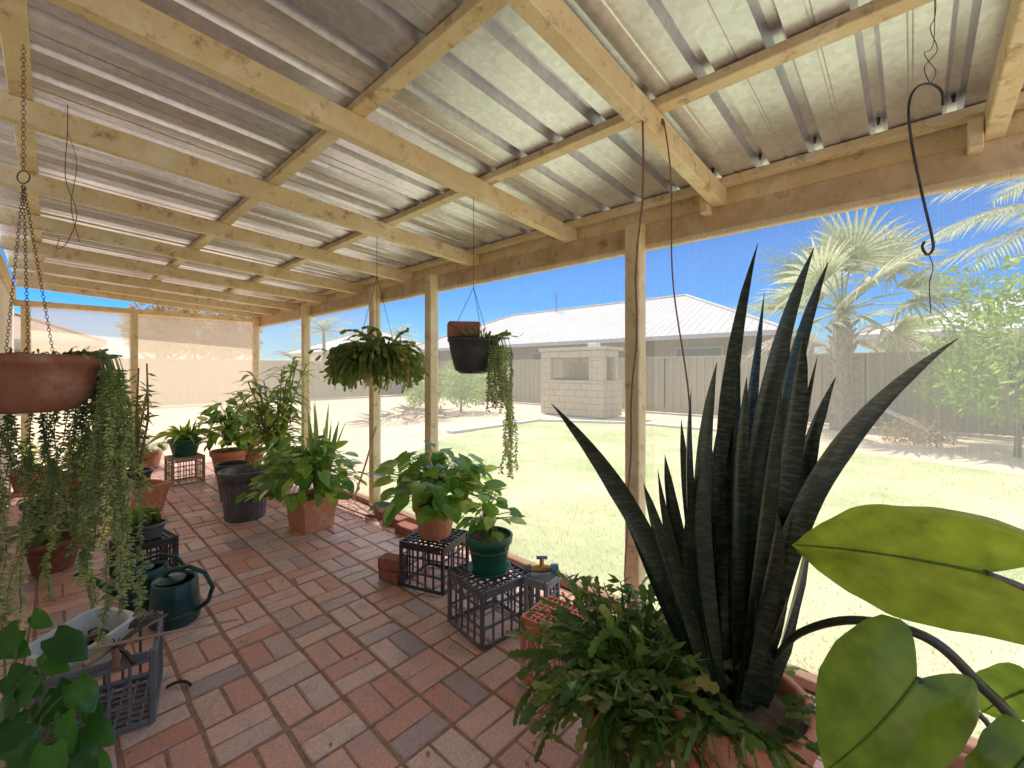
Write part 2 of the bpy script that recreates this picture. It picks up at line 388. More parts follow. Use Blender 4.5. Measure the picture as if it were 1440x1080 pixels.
# leaf litter
g = MB()
for k in range(1100):
    if rnd() < .75: x = W-.05-abs(random.gauss(0, .12)); y = ru(-.8, 7.5)
    else: x = ru(-.2, 2.2); y = ru(.2, 7.5)
    if rnd() < .35: y = random.gauss(4.3, .5); x = W-.1-abs(random.gauss(0, .18))
    d = rdir(-.1, .2); L = ru(.008, .035); g.quadleaf(Vector((x, y, ru(.004, .012))), d.normalized(), Z, L, L*.5)
tag(g.build('leaf_litter', 'litter'), 'dry brown leaf litter scattered along the paving edge', 'leaf litter', kind='stuff')
# ------------------------------------------------------------------ pergola
SH = thing('patio_shelter', 'cream timber pergola with ribbed zinc roof and shade mesh sides over the brick patio', 'pergola', (1.0, 3.4, 0))
def zb(X): return H+.85+.06*(W-X)
posts = [(W, -1.15), (W, 1.18), (W, 3.14), (W, 4.12), (W, 5.9), (W, YE)]
for (x, y) in posts:
    m = MB(); m.bbox((x, y, (H+.845)/2), (.09, .09, H+.845), .006); m.build('post', 'timber', SH)
for x in (.80, -.2):
    m = MB(); m.bbox((x, YE, (H+.775)/2), (.08, .08, H+.775), .006); m.build('post', 'timber', SH)
m = MB(); m.bbox((W+.07, 3.4, H+.775), (.045, 9.3, .15), .005); m.build('outer_beam', 'timber_beam', SH)
m = MB(); m.bbox((W+.135, 3.4, H+.905), (.03, 9.3, .15), .004); m.build('fascia_board', 'timber', SH)
m = MB(); m.bbox((1.02, YE+.065, H+.815), (2.65, .045, .08), .005); m.build('end_beam', 'timber', SH)
RY = [-.22, .74, 1.68, 2.65, 3.61, 4.57, 5.53, 6.49, 7.3]
for y in RY+[YE]:
    m = MB(); m.beam((-.28, y, zb(-.28)+.053), (W+.10, y, zb(W+.10)+.053), .055, .10); m.build('rafter', 'timber', SH)
for x in (-.08, .86, 1.6, W+.06):
    m = MB(); z = zb(x)+.105+.018
    m.bbox((x, 3.5, z), (.065, 9.2, .036), .003); m.build('purlin', 'timber', SH)
for y in (-.22, .74):
    m = MB(); m.bbox((W+.02, y+.05, H+.865), (.08, .04, .11), .004); m.build('cleat', 'timber', SH)
m = MB(); zt = .144; prof = []; PER = .215
y = -1.15
while y < 8.12:
    prof += [(y, 0), (y+.072, 0), (y+.076, .0025), (y+.084, .0025), (y+.088, 0), (y+.148, 0), (y+.163, .036), (y+.191, .036), (y+.206, 0)]
    y += PER
vs = []
for (yy, dz) in prof:
    for xx in (-.3, 1.0, W+.16): vs.append((xx, yy, zb(xx)+zt+dz))
fs = []
for i in range(len(prof)-1):
    for j in range(2): a = i*3+j; fs.append((a, a+1, a+4, a+3))
m.add(vs, fs); m.build('roof_sheeting', 'zinc', SH)
for i in range(9):
    m = MB(); yy = -1.15+.177+i*PER
    m.tube([(W-.01, yy, zb(W)+zt+.034), (W-.01, yy, zb(W)+zt+.01)], [.008, .004], 6); m.build('roof_screw', 'hook', SH)
ys = [p[1] for p in posts]
for q, (a, b) in enumerate(zip(ys[:-1], ys[1:])):
    m = MB(); m.add([(W+.02, a+.046, .05), (W+.02, b-.046, .05), (W+.02, b-.046, H+.72), (W+.02, a+.046, H+.72)], [(0, 1, 2, 3)]); m.build('shade_mesh', 'screen' if q < 3 else 'screen_far_haze', SH)
    m = MB(); m.bbox((W, (a+b)/2, .025), (.07, b-a-.096, .05), .005); m.build('bottom_plate', 'plate', SH)
for a, b in ((-.155, .755), (.845, W-.05)):
    m = MB(); m.add([(a, YE+.02, .02), (b, YE+.02, .02), (b, YE+.02, H+.79), (a, YE+.02, H+.79)], [(0, 1, 2, 3)]); m.build('shade_mesh', 'screen_end_glow', SH)
# house wall on the left
hw = thing('house_wall', 'cream rendered house wall along the left side of the patio', 'wall', (-.36, 3, 0))
m = MB(); m.bbox((-.38, 3.2, 1.22), (.14, 10.4, 2.44), .01); m.build('wall_face', 'cream', hw)
m = MB(); m.bbox((-.292, 3.4, 2.34), (.03, 9.3, .14), .004); m.build('ledger_board', 'timber', hw)
# ------------------------------------------------------------------ boundary fences
def fence(a, b, h, label):
    a = Vector(a); b = Vector(b); d = (b-a); L = d.length; d.normalize(); nn = Vector((d.y, -d.x, 0))
    t = thing('steel_fence', label, 'fence', (a+b)/2)
    n = int(L/2.4); 
    m = MB(); vs = []; s = 0
    pf = []
    while s < L:
        pf += [(s, 0), (s+.10, 0), (s+.125, .035), (s+.225, .035)]; s += .25
    for (q, o) in pf:
        for z in (0.03, h-.04): p = a+d*q+nn*o; vs.append((p.x, p.y, z))
    m.add(vs, [(2*i, 2*i+1, 2*i+3, 2*i+2) for i in range(len(pf)-1)]); m.build('ribbed_panel', 'fence', t)
    for i in range(n+1):
        p = a+d*(L*i/n); m = MB(); m.box((p.x, p.y, h/2), (.07, .07, h)); m.build('fence_post', 'fence', t)
    m = MB(); m.beam(a+Z*(h-.03), b+Z*(h-.03), .08, .06); m.build('top_rail', 'fence', t)
    m = MB(); m.beam(a+Z*.08, b+Z*.08, .1, .14); m.build('bottom_rail', 'fence', t)
fence((14, 21.5, 0), (14, -12, 0), 1.85, 'grey-brown ribbed steel fence along the right side of the yard behind the palm')
fence((-12, 21.5, 0), (14, 21.5, 0), 1.85, 'pale ribbed steel fence across the far end of the sandy yard')
# ------------------------------------------------------------------ houses
def house(x0, x1, y0, y1, eh, rh, roof, wall, label, wins, face='-X', inset=.6):
    c = ((x0+x1)/2, (y0+y1)/2, 0); t = thing('neighbour_house', label, 'house', c)
    m = MB(); m.box((c[0], c[1], eh/2-.02), (x1-x0-2*inset, y1-y0-2*inset, eh)); w = m.build('wall', wall, t)
    wx, wy = x1-x0, y1-y0; hh = min(wx, wy)/2
    if wy > wx: r0 = (c[0], y0+hh, rh); r1 = (c[0], y1-hh, rh)
    else: r0 = (x0+hh, c[1], rh); r1 = (x1-hh, c[1], rh)
    m = MB(); cor = [(x0, y0, eh), (x1, y0, eh), (x1, y1, eh), (x0, y1, eh)]
    def panel(quad): m.add(quad, [tuple(range(len(quad)))])
    if wy > wx:
        panel([cor[0], cor[1], r0]); panel([cor[1], cor[2], r1, r0]); panel([cor[2], cor[3], r1]); panel([cor[3], cor[0], r0, r1])
    else:
        panel([cor[0], cor[1], r1, r0]); panel([cor[1], cor[2], r1]); panel([cor[2], cor[3], r0, r1]); panel([cor[3], cor[0], r0])
    m.add(cor, [(3, 2, 1, 0)])
    rf = m.build('roof', roof, t)
    m = MB(); caps = [(cor[0], r0), (cor[1], r0 if wy > wx else r1), (cor[2], r1), (cor[3], r1 if wy > wx else r0), (r0, r1)]
    for a, b in caps: m.tube([Vector(a)+Z*.02, Vector(b)+Z*.02], .07, 6)
    m.build('ridge_cap', roof, rf)
    m = MB(); st = .3
    if face == '-X':
        yy = y0+st
        while yy < y1-.2:
            dl = min(yy-y0, y1-yy, hh); m.tube([(x0, yy, eh+.003), (x0+dl, yy, eh+.003+(rh-eh)*dl/hh)], .010, 4); yy += st
        m.build('roof_rib', roof, rf)
    else:
        xx = x0+st
        while xx < x1-.2:
            dl = min(xx-x0, x1-xx, hh); m.tube([(xx, y0, eh+.003), (xx, y0+dl, eh+.003+(rh-eh)*dl/hh)], .010, 4); xx += st
        m.build('roof_rib', roof, rf)
    m = MB()
    for a, b in ((0, 1), (1, 2), (2, 3), (3, 0)):
        m.beam(Vector(cor[a])-Z*.08, Vector(cor[b])-Z*.08, .12, .16)
    m.build('gutter', 'roof2', t)
    for (u0, u1, z0, z1) in wins:
        if face == '-X':
            m = MB(); X = x0+inset-.03; m.box((X, (u0+u1)/2, (z0+z1)/2), (.1, u1-u0+.14, z1-z0+.14)); f = m.build('window', 'block', t)
            m = MB(); m.box((X-.06, (u0+u1)/2, (z0+z1)/2), (.03, u1-u0, z1-z0)); m.build('pane', 'glass', f)
        else:
            m = MB(); Y = y0+inset-.03; m.box(((u0+u1)/2, Y, (z0+z1)/2), (u1-u0+.14, .1, z1-z0+.14)); f = m.build('window', 'block', t)
            m = MB(); m.box(((u0+u1)/2, Y-.06, (z0+z1)/2), (u1-u0, .03, z1-z0)); m.build('pane', 'glass', f)
    return t
hm = house(15.8, 26, 2.9, 24.5, 2.7, 5.0, 'roof', 'housebrick', 'long brick house with grey hipped roof directly behind the block barbecue', [(5, 6.6, 1.1, 2.2), (8.2, 9.4, 1.1, 2.2), (12, 13.8, 1.1, 2.2), (16, 17.2, 1.1, 2.2)])
m = MB(); m.tube([(20.5, 15.5, 4.7), (20.5, 15.5, 6.0)], .02, 6)
for k in range(4): m.tube([(20.2, 15.1, 5.95-k*.12), (20.8, 15.9, 5.95-k*.12)], .010, 4)
m.build('antenna', 'hook', hm)
house(17, 27, -14, 1.4, 2.5, 4.3, 'roof2', 'cream', 'pale roofed house seen past the right side of the fan palm', [(-3, -1.5, 1.1, 2.1), (-8, -6, 1.1, 2.1)])
house(-16, 1.6, 25, 34, 2.6, 4.6, 'roof3', 'cream', 'brown roofed house behind the far fence at the left edge', [(-6, -4.5, 1.1, 2.1), (-2, -.5, 1.1, 2.1)], face='-Y')
house(13, 24, 28, 38, 2.7, 4.7, 'roof2', 'cream', 'light roofed house far behind the fence corner beside the small palm', [(15, 16.5, 1.1, 2.1)], face='-Y')
# ------------------------------------------------------------------ block barbecue
bb = thing('block_barbecue', 'beige block outdoor barbecue shelter with a square opening at lawn edge', 'barbecue', (11.5, 7.75, 0))
m = MB(); bx0, bx1, by0, by1 = 11.0, 12.1, 6.6, 8.95
def course(m, x0, x1, y0, y1, z0, z1):
    z = z0; k = 0
    while z < z1-.05:
        hz = min(.2, z1-z); L = max(x1-x0, y1-y0); alongx = (x1-x0) > (y1-y0); s = 0; off = .2 if k % 2 else .4
        while s < L-.01:
            e = min(L, s+off); off = .4
            if alongx: m.bbox(((x0+s+x0+e)/2, (y0+y1)/2, z+hz/2), (e-s-.008, y1-y0, hz-.008), .006)
            else: m.bbox(((x0+x1)/2, (y0+s+y0+e)/2, z+hz/2), (x1-x0, e-s-.008, hz-.008), .006)
            s = e
        z += hz; k += 1
course(m, bx0, bx0+.19, by0, by1, 0, 1.1); course(m, bx0+.2, bx1, by0, by0+.19, 0, 1.1); course(m, bx0+.2, bx1, by1-.19, by1, 0, 1.1); course(m, bx1-.19, bx1, by0+.2, by1-.2, 0, 2.0)
for (ya, yb) in ((by0, by0+.5), (by1-.4, by1)): course(m, bx0, bx0+.19, ya, yb, 1.1, 1.8)
course(m, bx1-.39, bx1-.2, by0, by0+.19, 1.1, 1.8)
course(m, bx0, bx0+.19, by0, by1, 1.8, 2.0); course(m, bx0+.2, bx1-.2, by0, by0+.19, 1.8, 2.0)
m.build('block_walls', 'block', bb)
m = MB(); m.bbox(((bx0+bx1)/2, (by0+by1)/2, 2.06), (1.2, 2.45, .10), .01); m.build('slab_top', 'block', bb)
m = MB(); m.bbox(((bx0+bx1)/2+.05, (by0+by1)/2, 1.13), (.7, 1.9, .06), .01); m.build('hotplate', 'dark', bb)
m = MB(); m.bbox((bx0+.3, by0+.5, 2.17), (.25, .3, .12), .01); m.build('vent_cap', 'white', bb)
# ------------------------------------------------------------------ trees
def crown(m, c, rx, rz, n, L, clumps=26, w=.45, gap=.42):
    cs = []
    for k in range(clumps):
        d = rdir(-.75, 1); q = ru(.45, 1); cs.append((Vector((c.x+d.x*rx*q, c.y+d.y*rx*q, c.z+d.z*rz*q)), ru(.2, gap)*rx, rnd()))
    for k in range(n):
        p, s, t = random.choice(cs); d = rdir(); o = p+d*s*ru(.5, 1)**.6
        dd = (d+rdir()*.9).normalized(); ll = L*ru(.6, 1.2)
        m.quadleaf(o, dd, rdir(), ll, ll*w, min(1, max(0, t*.6+rnd()*.4)))
    return cs
def tree(name, label, base, h, rx, rz, mat, n, L, group=None, tr=.12, clumps=26, cz=None):
    t = thing(name, label, 'tree' if 'shrub' not in name else 'shrub', base, group)
    c = Vector((base.x, base.y, base.z+(cz if cz else h-rz)))
    m = MB(); cs = crown(m, c, rx, rz, n, L, clumps); cr = m.build('crown', mat, t)
    m = MB(); top = c-Z*rz*.3
    m.tube([base-Z*.05, base+(top-base)*.5+Vector((ru(-.1, .1), ru(-.1, .1), 0)), top], [tr, tr*.75, tr*.55], 8)
    for p, s, q in cs[:14]: m.tube([top-Z*ru(0, .3), (top+p)/2+Z*ru(-.1, .15)*rx, p], [tr*.45, tr*.28, tr*.08], 5)
    m.build('trunk', 'bark', t, smooth=True); return t
def palm_fan(base, hc, nf, pet, fan, label):
    t = thing('fan_palm', label, 'palm tree', base)
    c = base+Z*hc
    m = MB(); m.tube([base-Z*.05, base+Z*hc*.3, base+Z*hc*.8, c], [.27, .22, .2, .12], 10)
    for k in range(60):
        a = k*2.4; z = .2+hc*.85*k/60; p = base+Vector((math.cos(a)*.2, math.sin(a)*.2, z)); m.tube([p, p+Vector((math.cos(a)*.12, math.sin(a)*.12, .12))], [.05, .02], 4)
    m.build('trunk', 'bark', t)
    mf = MB(); md = MB(); ms = MB()
    for k in range(nf):
        a = k*2.39996+ru(-.2, .2); f = k/(nf-1); el = R(78-f*108+ru(-8, 8)); dead = f > .9
        d = Vector((math.cos(a)*math.cos(el), math.sin(a)*math.cos(el), math.sin(el)))
        pl = pet*ru(.75, 1.2); hub = c+d*pl-Z*.12*pl
        ms.tube([c+d*.05, c+d*pl*.5, hub], [.03, .022, .014], 4)
        side = d.cross(Z); side = side.normalized() if side.length > .1 else Vector((1, 0, 0)); up = side.cross(d).normalized()
        tilt = ru(-.9, .9); up = (Matrix.Rotation(tilt, 3, d) @ up); side = d.cross(up).normalized()
        m = md if dead else mf; nb = 24; fr = fan*ru(.75, 1.15)
        for b in range(nb):
            th = R(-95+190*b/(nb-1)); dd = (d*math.cos(th)+side*math.sin(th)).normalized(); q = fr*(.58+.42*math.cos(th))*ru(.9, 1.05)
            p1 = hub+dd*q*.6+up*.08; p2 = hub+dd*q-Z*q*ru(.10, .38)+up*.02
            m.blade(hub, p1, p2, fr*.062, up, [.2, 1, 1, .6, .3, .03], 6, .3, min(1, max(0, .5+.35*math.sin(k*1.7)+ru(-.2, .2))))
    mf.build('fronds', 'palm', t); md.build('dead_fronds', 'palmdead', t); ms.build('leaf_stalks', 'palm', t)
palm_fan(gd(1185, 603), 2.85, 22, 1.4, 1.6, 'large fan palm with grey-green fronds growing near the right fence')
def palm_feather(base, hc, nf, L, label, mat='palm', tr=.14):
    t = thing('feather_palm', label, 'palm tree', base); c = base+Z*hc
    m = MB(); m.tube([base, base+Z*hc*.5+Vector((.05, 0, 0)), c], [tr*1.2, tr, tr*.8], 8); m.build('trunk', 'bark', t)
    mf = MB()
    for k in range(nf):
        a = k*2.39996; f = k/(nf-1); el = R(75-f*80); ll = L*ru(.85, 1.1)
        d = Vector((math.cos(a)*math.cos(el), math.sin(a)*math.cos(el), math.sin(el)))
        hz = Vector((math.cos(a), math.sin(a), 0)); p0 = c; p1 = c+d*ll*.6; p2 = c+d*ll*.75+hz*ll*.35-Z*ll*.35
        pts = []
        for i in range(17):
            s = i/16; pts.append(p0*(1-s)**2+p1*2*s*(1-s)+p2*s*s)
        mf.tube(pts, [.02*(1-i/17)+.004 for i in range(17)], 4)
        for i in range(2, 17):
            tg = (pts[i]-pts[i-1]).normalized(); sd = tg.cross(Z).normalized()
            for s in (-1, 1):
                for q in (0, .5):
                    b = pts[i]-(pts[i]-pts[i-1])*q
                    w = L*.25*math.sin(math.pi*min(.97, (i/17)*.85+.12))
                    e = b+sd*s*w+tg*w*.7-Z*w*ru(.1, .5); mf.blade(b, (b+e)/2+Z*.04, e, .035*L/2, Z, [.6, 1, .5, .05], 3, .2)
    mf.build('fronds', mat, t); return t
palm_feather(flat(1560, 7.6), 4.3, 20, 2.5, 'feathery palm reaching in at the top right corner')
palm_feather(flat(455, 24), 3.6, 16, 1.9, 'small feather palm behind the far fence near the left posts', tr=.1)
palm_feather(flat(563, 27), 3.7, 14, 1.3, 'tiny distant palm beside the light roofed house', tr=.08)
tree('leafy_tree', 'bright green leafy small tree in front of the right fence', gd(1430, 640), 3.2, 1.35, 1.45, 'tree', 5200, .13, tr=.05, clumps=36)
tree('gum_tree', 'brownish gum tree behind far fence, left one of the row', flat(232, 24), 5.2, 1.9, 1.7, 'gum', 3000, .28)
tree('gum_tree', 'broad brownish gum tree behind far fence, middle of the row', flat(275, 26), 5.4, 2.2, 1.8, 'gum', 3400, .28)
tree('gum_tree', 'brownish gum tree behind far fence, right one of the row', flat(325, 25), 4.8, 1.7, 1.6, 'gum', 2600, .28)
tree('garden_shrub', 'round yellow-green shrub beside the brush pile in the sand', gd(648, 578), 1.6, 1.15, .75, 'bush', 2600, .13, tr=.05, cz=.85)
tree('garden_shrub', 'low green shrub left of the yellow-green one', gd(600, 574), 1.0, .8, .45, 'bush', 1500, .12, tr=.04, cz=.5)
tree('garden_shrub', 'low brownish scrub under the right side of the fan palm', gd(1290, 622), .5, .55, .16, 'gum', 700, .09, tr=.02, cz=.2)
m = MB(); c = gd(578, 590)
for k in range(170):
    a = ru(0, 6.28); q = ru(0, 1)**.6; p = c+Vector((math.cos(a)*q*1.5, math.sin(a)*q*.9, (1-q)*.35+.02)); d = rdir(-.1, .35)*ru(.3, .8)
    m.tube([p, p+d*.5+rdir()*.05, p+d], [.014, .01, .004], 4)
m.build('brush_pile', 'bark', origin=c); tag(bpy.data.objects['brush_pile'], 'low heap of dry cut branches on the sand near the lawn', 'brush pile')
m = MB(); a = gd(1240, 608)+Z*.55; b = gd(1335, 622)+Z*.06; m.beam(a, b, .16, .04); c = (a+b)/2
m.build('timber_plank', 'concrete', origin=c); tag(bpy.data.objects['timber_plank'], 'pale weathered plank leaning in the scrub below the palm', 'plank')
# ------------------------------------------------------------------ pots and plants
def round_pot(t, c, r, h, mat, soil='soil', n=32, rib=0, rot=0, base=.7):
    m = MB(); P = [(0, 0), (base*r, 0), (base*r*1.01, .005), (.95*r, .80*h), (1.03*r, .81*h), (1.06*r, .99*h), (1.04*r, h), (.95*r, h), (.93*r, .97*h), (.90*r, .6*h)]
    if n == 4:
        m.lathe(P, c, 4, R(45)+rot)
    else: m.lathe(P, c, n, rot, rib=rib)
    po = m.build('pot', mat, t, smooth=False if n == 4 else (n > 8 and not rib))
    m = MB(); k = n if n > 4 else 4; vs = [Vector(c)+Vector((.925*r*math.cos(2*math.pi*j/k+(R(45)+rot if n == 4 else 0)), .925*r*math.sin(2*math.pi*j/k+(R(45)+rot if n == 4 else 0)), .88*h)) for j in range(k)]
    m.add(vs, [tuple(range(k))]); m.build('soil', soil, t)
    return po
def bushy(t, c, z, rx, rz, n, L, mat, wr=.8, droop=.7, low=-.25, stem='stem', nt=6, heart=True):
    ml = MB(); ms = MB(); c0 = Vector((c[0], c[1], z))
    for k in range(n):
        d = rdir(low, 1); q = ru(.5, 1.0)
        tip = c0+Vector((d.x*rx*q, d.y*rx*q, max(low, d.z)*rz*q+.05))
        mid = c0+Vector((d.x*rx*q*.35, d.y*rx*q*.35, rz*.45*(.4+abs(d.z))+.03))
        ms.tube([c0+Vector((ru(-.03, .03), ru(-.03, .03), -.02)), mid, tip], [.004, .0035, .0025], 4, cap=False)
        out = Vector((d.x, d.y, .0)); out = out.normalized() if out.length > .01 else Vector((1, 0, 0))
        dd = (out+rdir()*.55+Z*ru(-.5, .15)).normalized(); nn = (Z*1.1+out*.35+rdir()*.45).normalized()
        ll = L*ru(.6, 1.15); ml.leaf(tip, dd, nn, ll, ll*wr, droop*ru(.4, 1.3), .3, nt=nt, heart=heart)
    ml.build('leaves', mat, t, smooth=True); ms.build('stems', stem, t)
def straps(t, c, z, n, Lmin, Lmax, w, mat, spread=.5, bend=.3, name='leaves', prof=(.5, .9, 1, 1, .9, .7, .4, .03)):
    ml = MB(); c0 = Vector((c[0], c[1], z))
    for k in range(n):
        a = ru(0, 6.28); L = ru(Lmin, Lmax); s = ru(.05, spread); o = Vector((math.cos(a), math.sin(a), 0))
        p0 = c0+o*ru(0, .05); p1 = p0+Z*L*.6+o*L*s*.5; p2 = p0+Z*L*(1-s*bend)+o*L*s*1.2-Z*L*bend*s
        ml.blade(p0, p1, p2, w*ru(.7, 1.1), (o+rdir()*.4).normalized(), list(prof), 8, .3, None, ru(-.8, .8))
    ml.build(name, mat, t, smooth=True)
def crate(label, c, rz, mat, s=.33, h=.3, group=None, upside=True, cat='milk crate', name='milk_crate'):
    t = thing(name, label, cat, c, group); c = Vector(c); Rm = Matrix.Rotation(rz, 3, 'Z')
    def P(x, y, z): return c+Rm @ Vector((x, y, z))
    hs = s/2
    for sx in (-1, 1):
        for sy in (-1, 1):
            m = MB(); m.bbox(P(sx*(hs-.011), sy*(hs-.011), h/2), (.022, .022, h-.004), .004, Rm); m.build('corner_post', mat, t)
    for zc, nm in ((h-.013, 'top_rim'), (.013, 'bottom_rim')):
        m = MB()
        for q in range(4):
            Rq = Rm @ Matrix.Rotation(q*math.pi/2, 3, 'Z'); m.bbox(c+Rq @ Vector((0, hs-.006, zc)), (s-.046, .012, .022), .003, Rq)
        m.build(nm, mat, t)
    for q in range(4):
        m = MB(); Rq = Rm @ Matrix.Rotation(q*math.pi/2, 3, 'Z')
        nb = 4 if s > .2 else 2
        for i in range(nb):
            x = -hs+.02+(s-.04)*(i+1)/(nb+1); m.bbox(c+Rq @ Vector((x, hs-.010, h/2)), (.010, .010, h-.050), .001, Rq)
        for zc in (.34, .68): m.bbox(c+Rq @ Vector((0, hs-.0135, h*zc)), (s-.046, .011, .010), .001, Rq)
        m.bbox(c+Rq @ Vector((0, hs-.0045, h-.036)), (s-.05, .006, .022), .001, Rq)
        m.build('side_grid', mat, t)
    m = MB(); zz = h-.008 if upside else .012
    for i in range(7):
        x = -hs+.03+(s-.06)*(i+.5)/7
        m.bbox(P(x, 0, zz), (.009, s-.03, .010), .001, Rm); m.bbox(P(0, x, zz-.003), (s-.03, .009, .010), .001, Rm)
    m.build('base_grid', mat, t); return t
# --- black crate + terracotta pot pothos
c1 = gd(612, 815); crate('black milk crate under the terracotta pot of heart-shaped leaves', c1, R(20), 'black', .34, .30)
t = thing('potted_plant', 'bushy heart-leaved plant in round terracotta pot on a black crate', 'potted plant', c1+Z*.301); round_pot(t, c1+Z*.301, .145, .225, 'terracotta')
bushy(t, c1, .301+.23, .40, .33, 185, .13, 'pothos', .82, low=-.10)
c2 = gd(688, 878); crate('dark grey milk crate under the dark green pot, nearest the camera in the middle', c2, R(-8), 'crate_dark', .34, .30)
t = thing('potted_plant', 'small variegated leafy plant in dark green pot and saucer', 'potted plant', c2+Z*.301)
m = MB(); m.lathe([(0, 0), (.10, 0), (.125, .022), (.118, .022), (.095, .006), (0, .006)], c2+Z*.302, 28); m.build('saucer', 'darkgreen', t, smooth=True)
round_pot(t, c2+Z*.309, .125, .195, 'darkgreen')
bushy(t, c2+Vector((.02, .04, 0)), .48, .17, .24, 34, .085, 'pothos', .8, low=0)
c3 = flat(762, 2.36); crate('small blue-grey crate holding the tap fitting between the dark crate and the cactus', c3, R(10), 'bluegrey', .15, .30)
c4 = flat(782, 2.0); crate('orange-red milk crate partly hidden behind the trailing cactus', c4, R(5), 'redplastic', .24, .29)
t = thing('hose_fitting', 'brass and blue hose tap fitting lying on the blue-grey crate', 'hose fitting', c3+Z*.3)
m = MB(); p = c3+Vector((0, 0, .33)); m.tube([p-rt*.06, p, p+rt*.05], [.018, .024, .018], 10); m.tube([p, p+Z*.06], [.014, .012], 8); m.build('brass_body', 'brass', t)
m = MB(); m.tube([p+rt*.05, p+rt*.09], [.026, .026], 12); m.tube([p+Z*.06-rt*.03, p+Z*.06+rt*.03], .01, 8); m.build('blue_knob', 'blueplastic', t)
m = MB(); m.tube([p-rt*.06, p-rt*.1], [.024, .02], 12); m.build('connector', 'grey', t)
# bricks
cb = gd(552, 815)
for k, lab in enumerate(('bottom brick of the pair stacked beside the black crate', 'top brick of the pair stacked beside the black crate')):
    m = MB(); m.bbox(cb+Z*(.04+k*.078), (.10, .17, .074), .005, Matrix.Rotation(R(12+k*14), 3, 'Z')); tag(m.build('loose_brick', 'brick', origin=cb+Z*(.003+k*.078)), lab, 'brick')
for k, (px, py) in enumerate(((538, 726), (556, 738), (574, 751))):
    p = gd(px, py); m = MB(); m.bbox(p+Z*.04, (.11, .23, .076), .005, Matrix.Rotation(R(ru(-15, 15)), 3, 'Z'))
    tag(m.build('edging_brick', 'brick', origin=p), ('far', 'middle', 'near')[k]+' one of three loose bricks lying along the paving edge by the posts', 'brick')
# --- square terracotta pot with pothos and snake plant
c5 = gd(438, 742)
t = thing('potted_plant', 'square terracotta planter with sprawling green leaves and a few upright blades', 'potted plant', c5); round_pot(t, c5, .225, .30, 'terracotta', n=4, rot=R(8), base=.82)
bushy(t, c5-fw*.02-rt*.05, .38, .48, .46, 220, .13, 'pothos', .72, stem='stem', low=-.2)
straps(t, c5+rt*.08, .28, 14, .55, .9, .06, 'cane', .3, .1, 'upright_blades')
# --- dark ribbed bins
cB = gd(345, 727)
t = thing('plastic_bin', 'dark grey ribbed plastic tub standing left of the square planter', 'tub', cB)
m = MB(); r_, h_ = .205, .46
m.lathe([(0, 0), (.8*r_, 0), (.96*r_, .8*h_)], cB, 48, rib=.03); m.build('ribbed_body', 'crate_dark', t)
m = MB(); m.lathe([(.97*r_, .8*h_), (1.04*r_, .8*h_), (1.08*r_, .98*h_), (1.06*r_, h_), (.98*r_, h_), (.94*r_, .8*h_), (.8*r_, .1*h_)], cB, 48); m.build('rim', 'crate_dark', t, smooth=True)
m = MB(); m.lathe([(.94*r_, .84*h_), (0, .85*h_)], cB, 24); m.build('soil', 'soil', t)
cB2 = gd(332, 706)
t = thing('plastic_bin', 'darker tub half hidden behind the grey ribbed tub', 'tub', cB2); round_pot(t, cB2+Vector((.0, .12, 0)), .16, .40, 'black')
# --- tall cane plant
c6 = gd(388, 690)
t = thing('potted_plant', 'tall cane plant with arching narrow leaves behind the ribbed tub', 'potted plant', c6); round_pot(t, c6, .19, .3, 'terracotta_old')
ms = MB(); ml = MB()
for k in range(22):
    a = ru(0, 6.28); o = Vector((math.cos(a), math.sin(a), 0)); hh = ru(.6, 1.3); p0 = c6+o*.05+Z*.25; p1 = p0+Z*hh*.6+o*.05; p2 = p0+Z*hh+o*ru(.1, .35)
    pts = [p0*(1-s)**2+p1*2*s*(1-s)+p2*s*s for s in [i/7 for i in range(8)]]; ms.tube(pts, .007, 5)
    for i in range(2, 8):
        for q in range(3):
            d = (rdir(-.2, .6)+o*.3).normalized(); L = ru(.16, .34); b = pts[i]
            ml.blade(b, b+d*L*.5+Z*.04, b+d*L-Z*L*.3, .06, Z, [.3, .9, 1, .6, .05], 5, .2)
ms.build('canes', 'stem', t); ml.build('leaves', 'cane', t, smooth=True)
# --- terracotta + leafy behind
c7 = gd(322, 668)
t = thing('potted_plant', 'orange terracotta pot with tall leafy green plant near the end screen', 'potted plant', c7); round_pot(t, c7, .21, .34, 'terracotta')
bushy(t, c7, .42, .38, .58, 150, .17, 'pothos', .6, low=-.05)
c7b = gd(352, 662)
t = thing('potted_plant', 'leafy shrub in dark pot right against the corner post', 'potted plant', c7b); round_pot(t, c7b, .17, .28, 'terracotta_old')
bushy(t, c7b, .3, .4, .8, 140, .15, 'cane', .45, low=0, heart=False)
# --- far crate with fern pot
c8 = gd(260, 678); crate('brown slatted crate by the end screen under a dark green pot', c8, R(5), 'wood', .34, .34, cat='crate', name='plant_crate')
t = thing('potted_plant', 'low arching plant in dark green pot on the far brown crate', 'potted plant', c8+Z*.341); round_pot(t, c8+Z*.341, .17, .21, 'darkgreen')
straps(t, c8, .53, 60, .18, .34, .05, 'pothos', 1.2, .5)
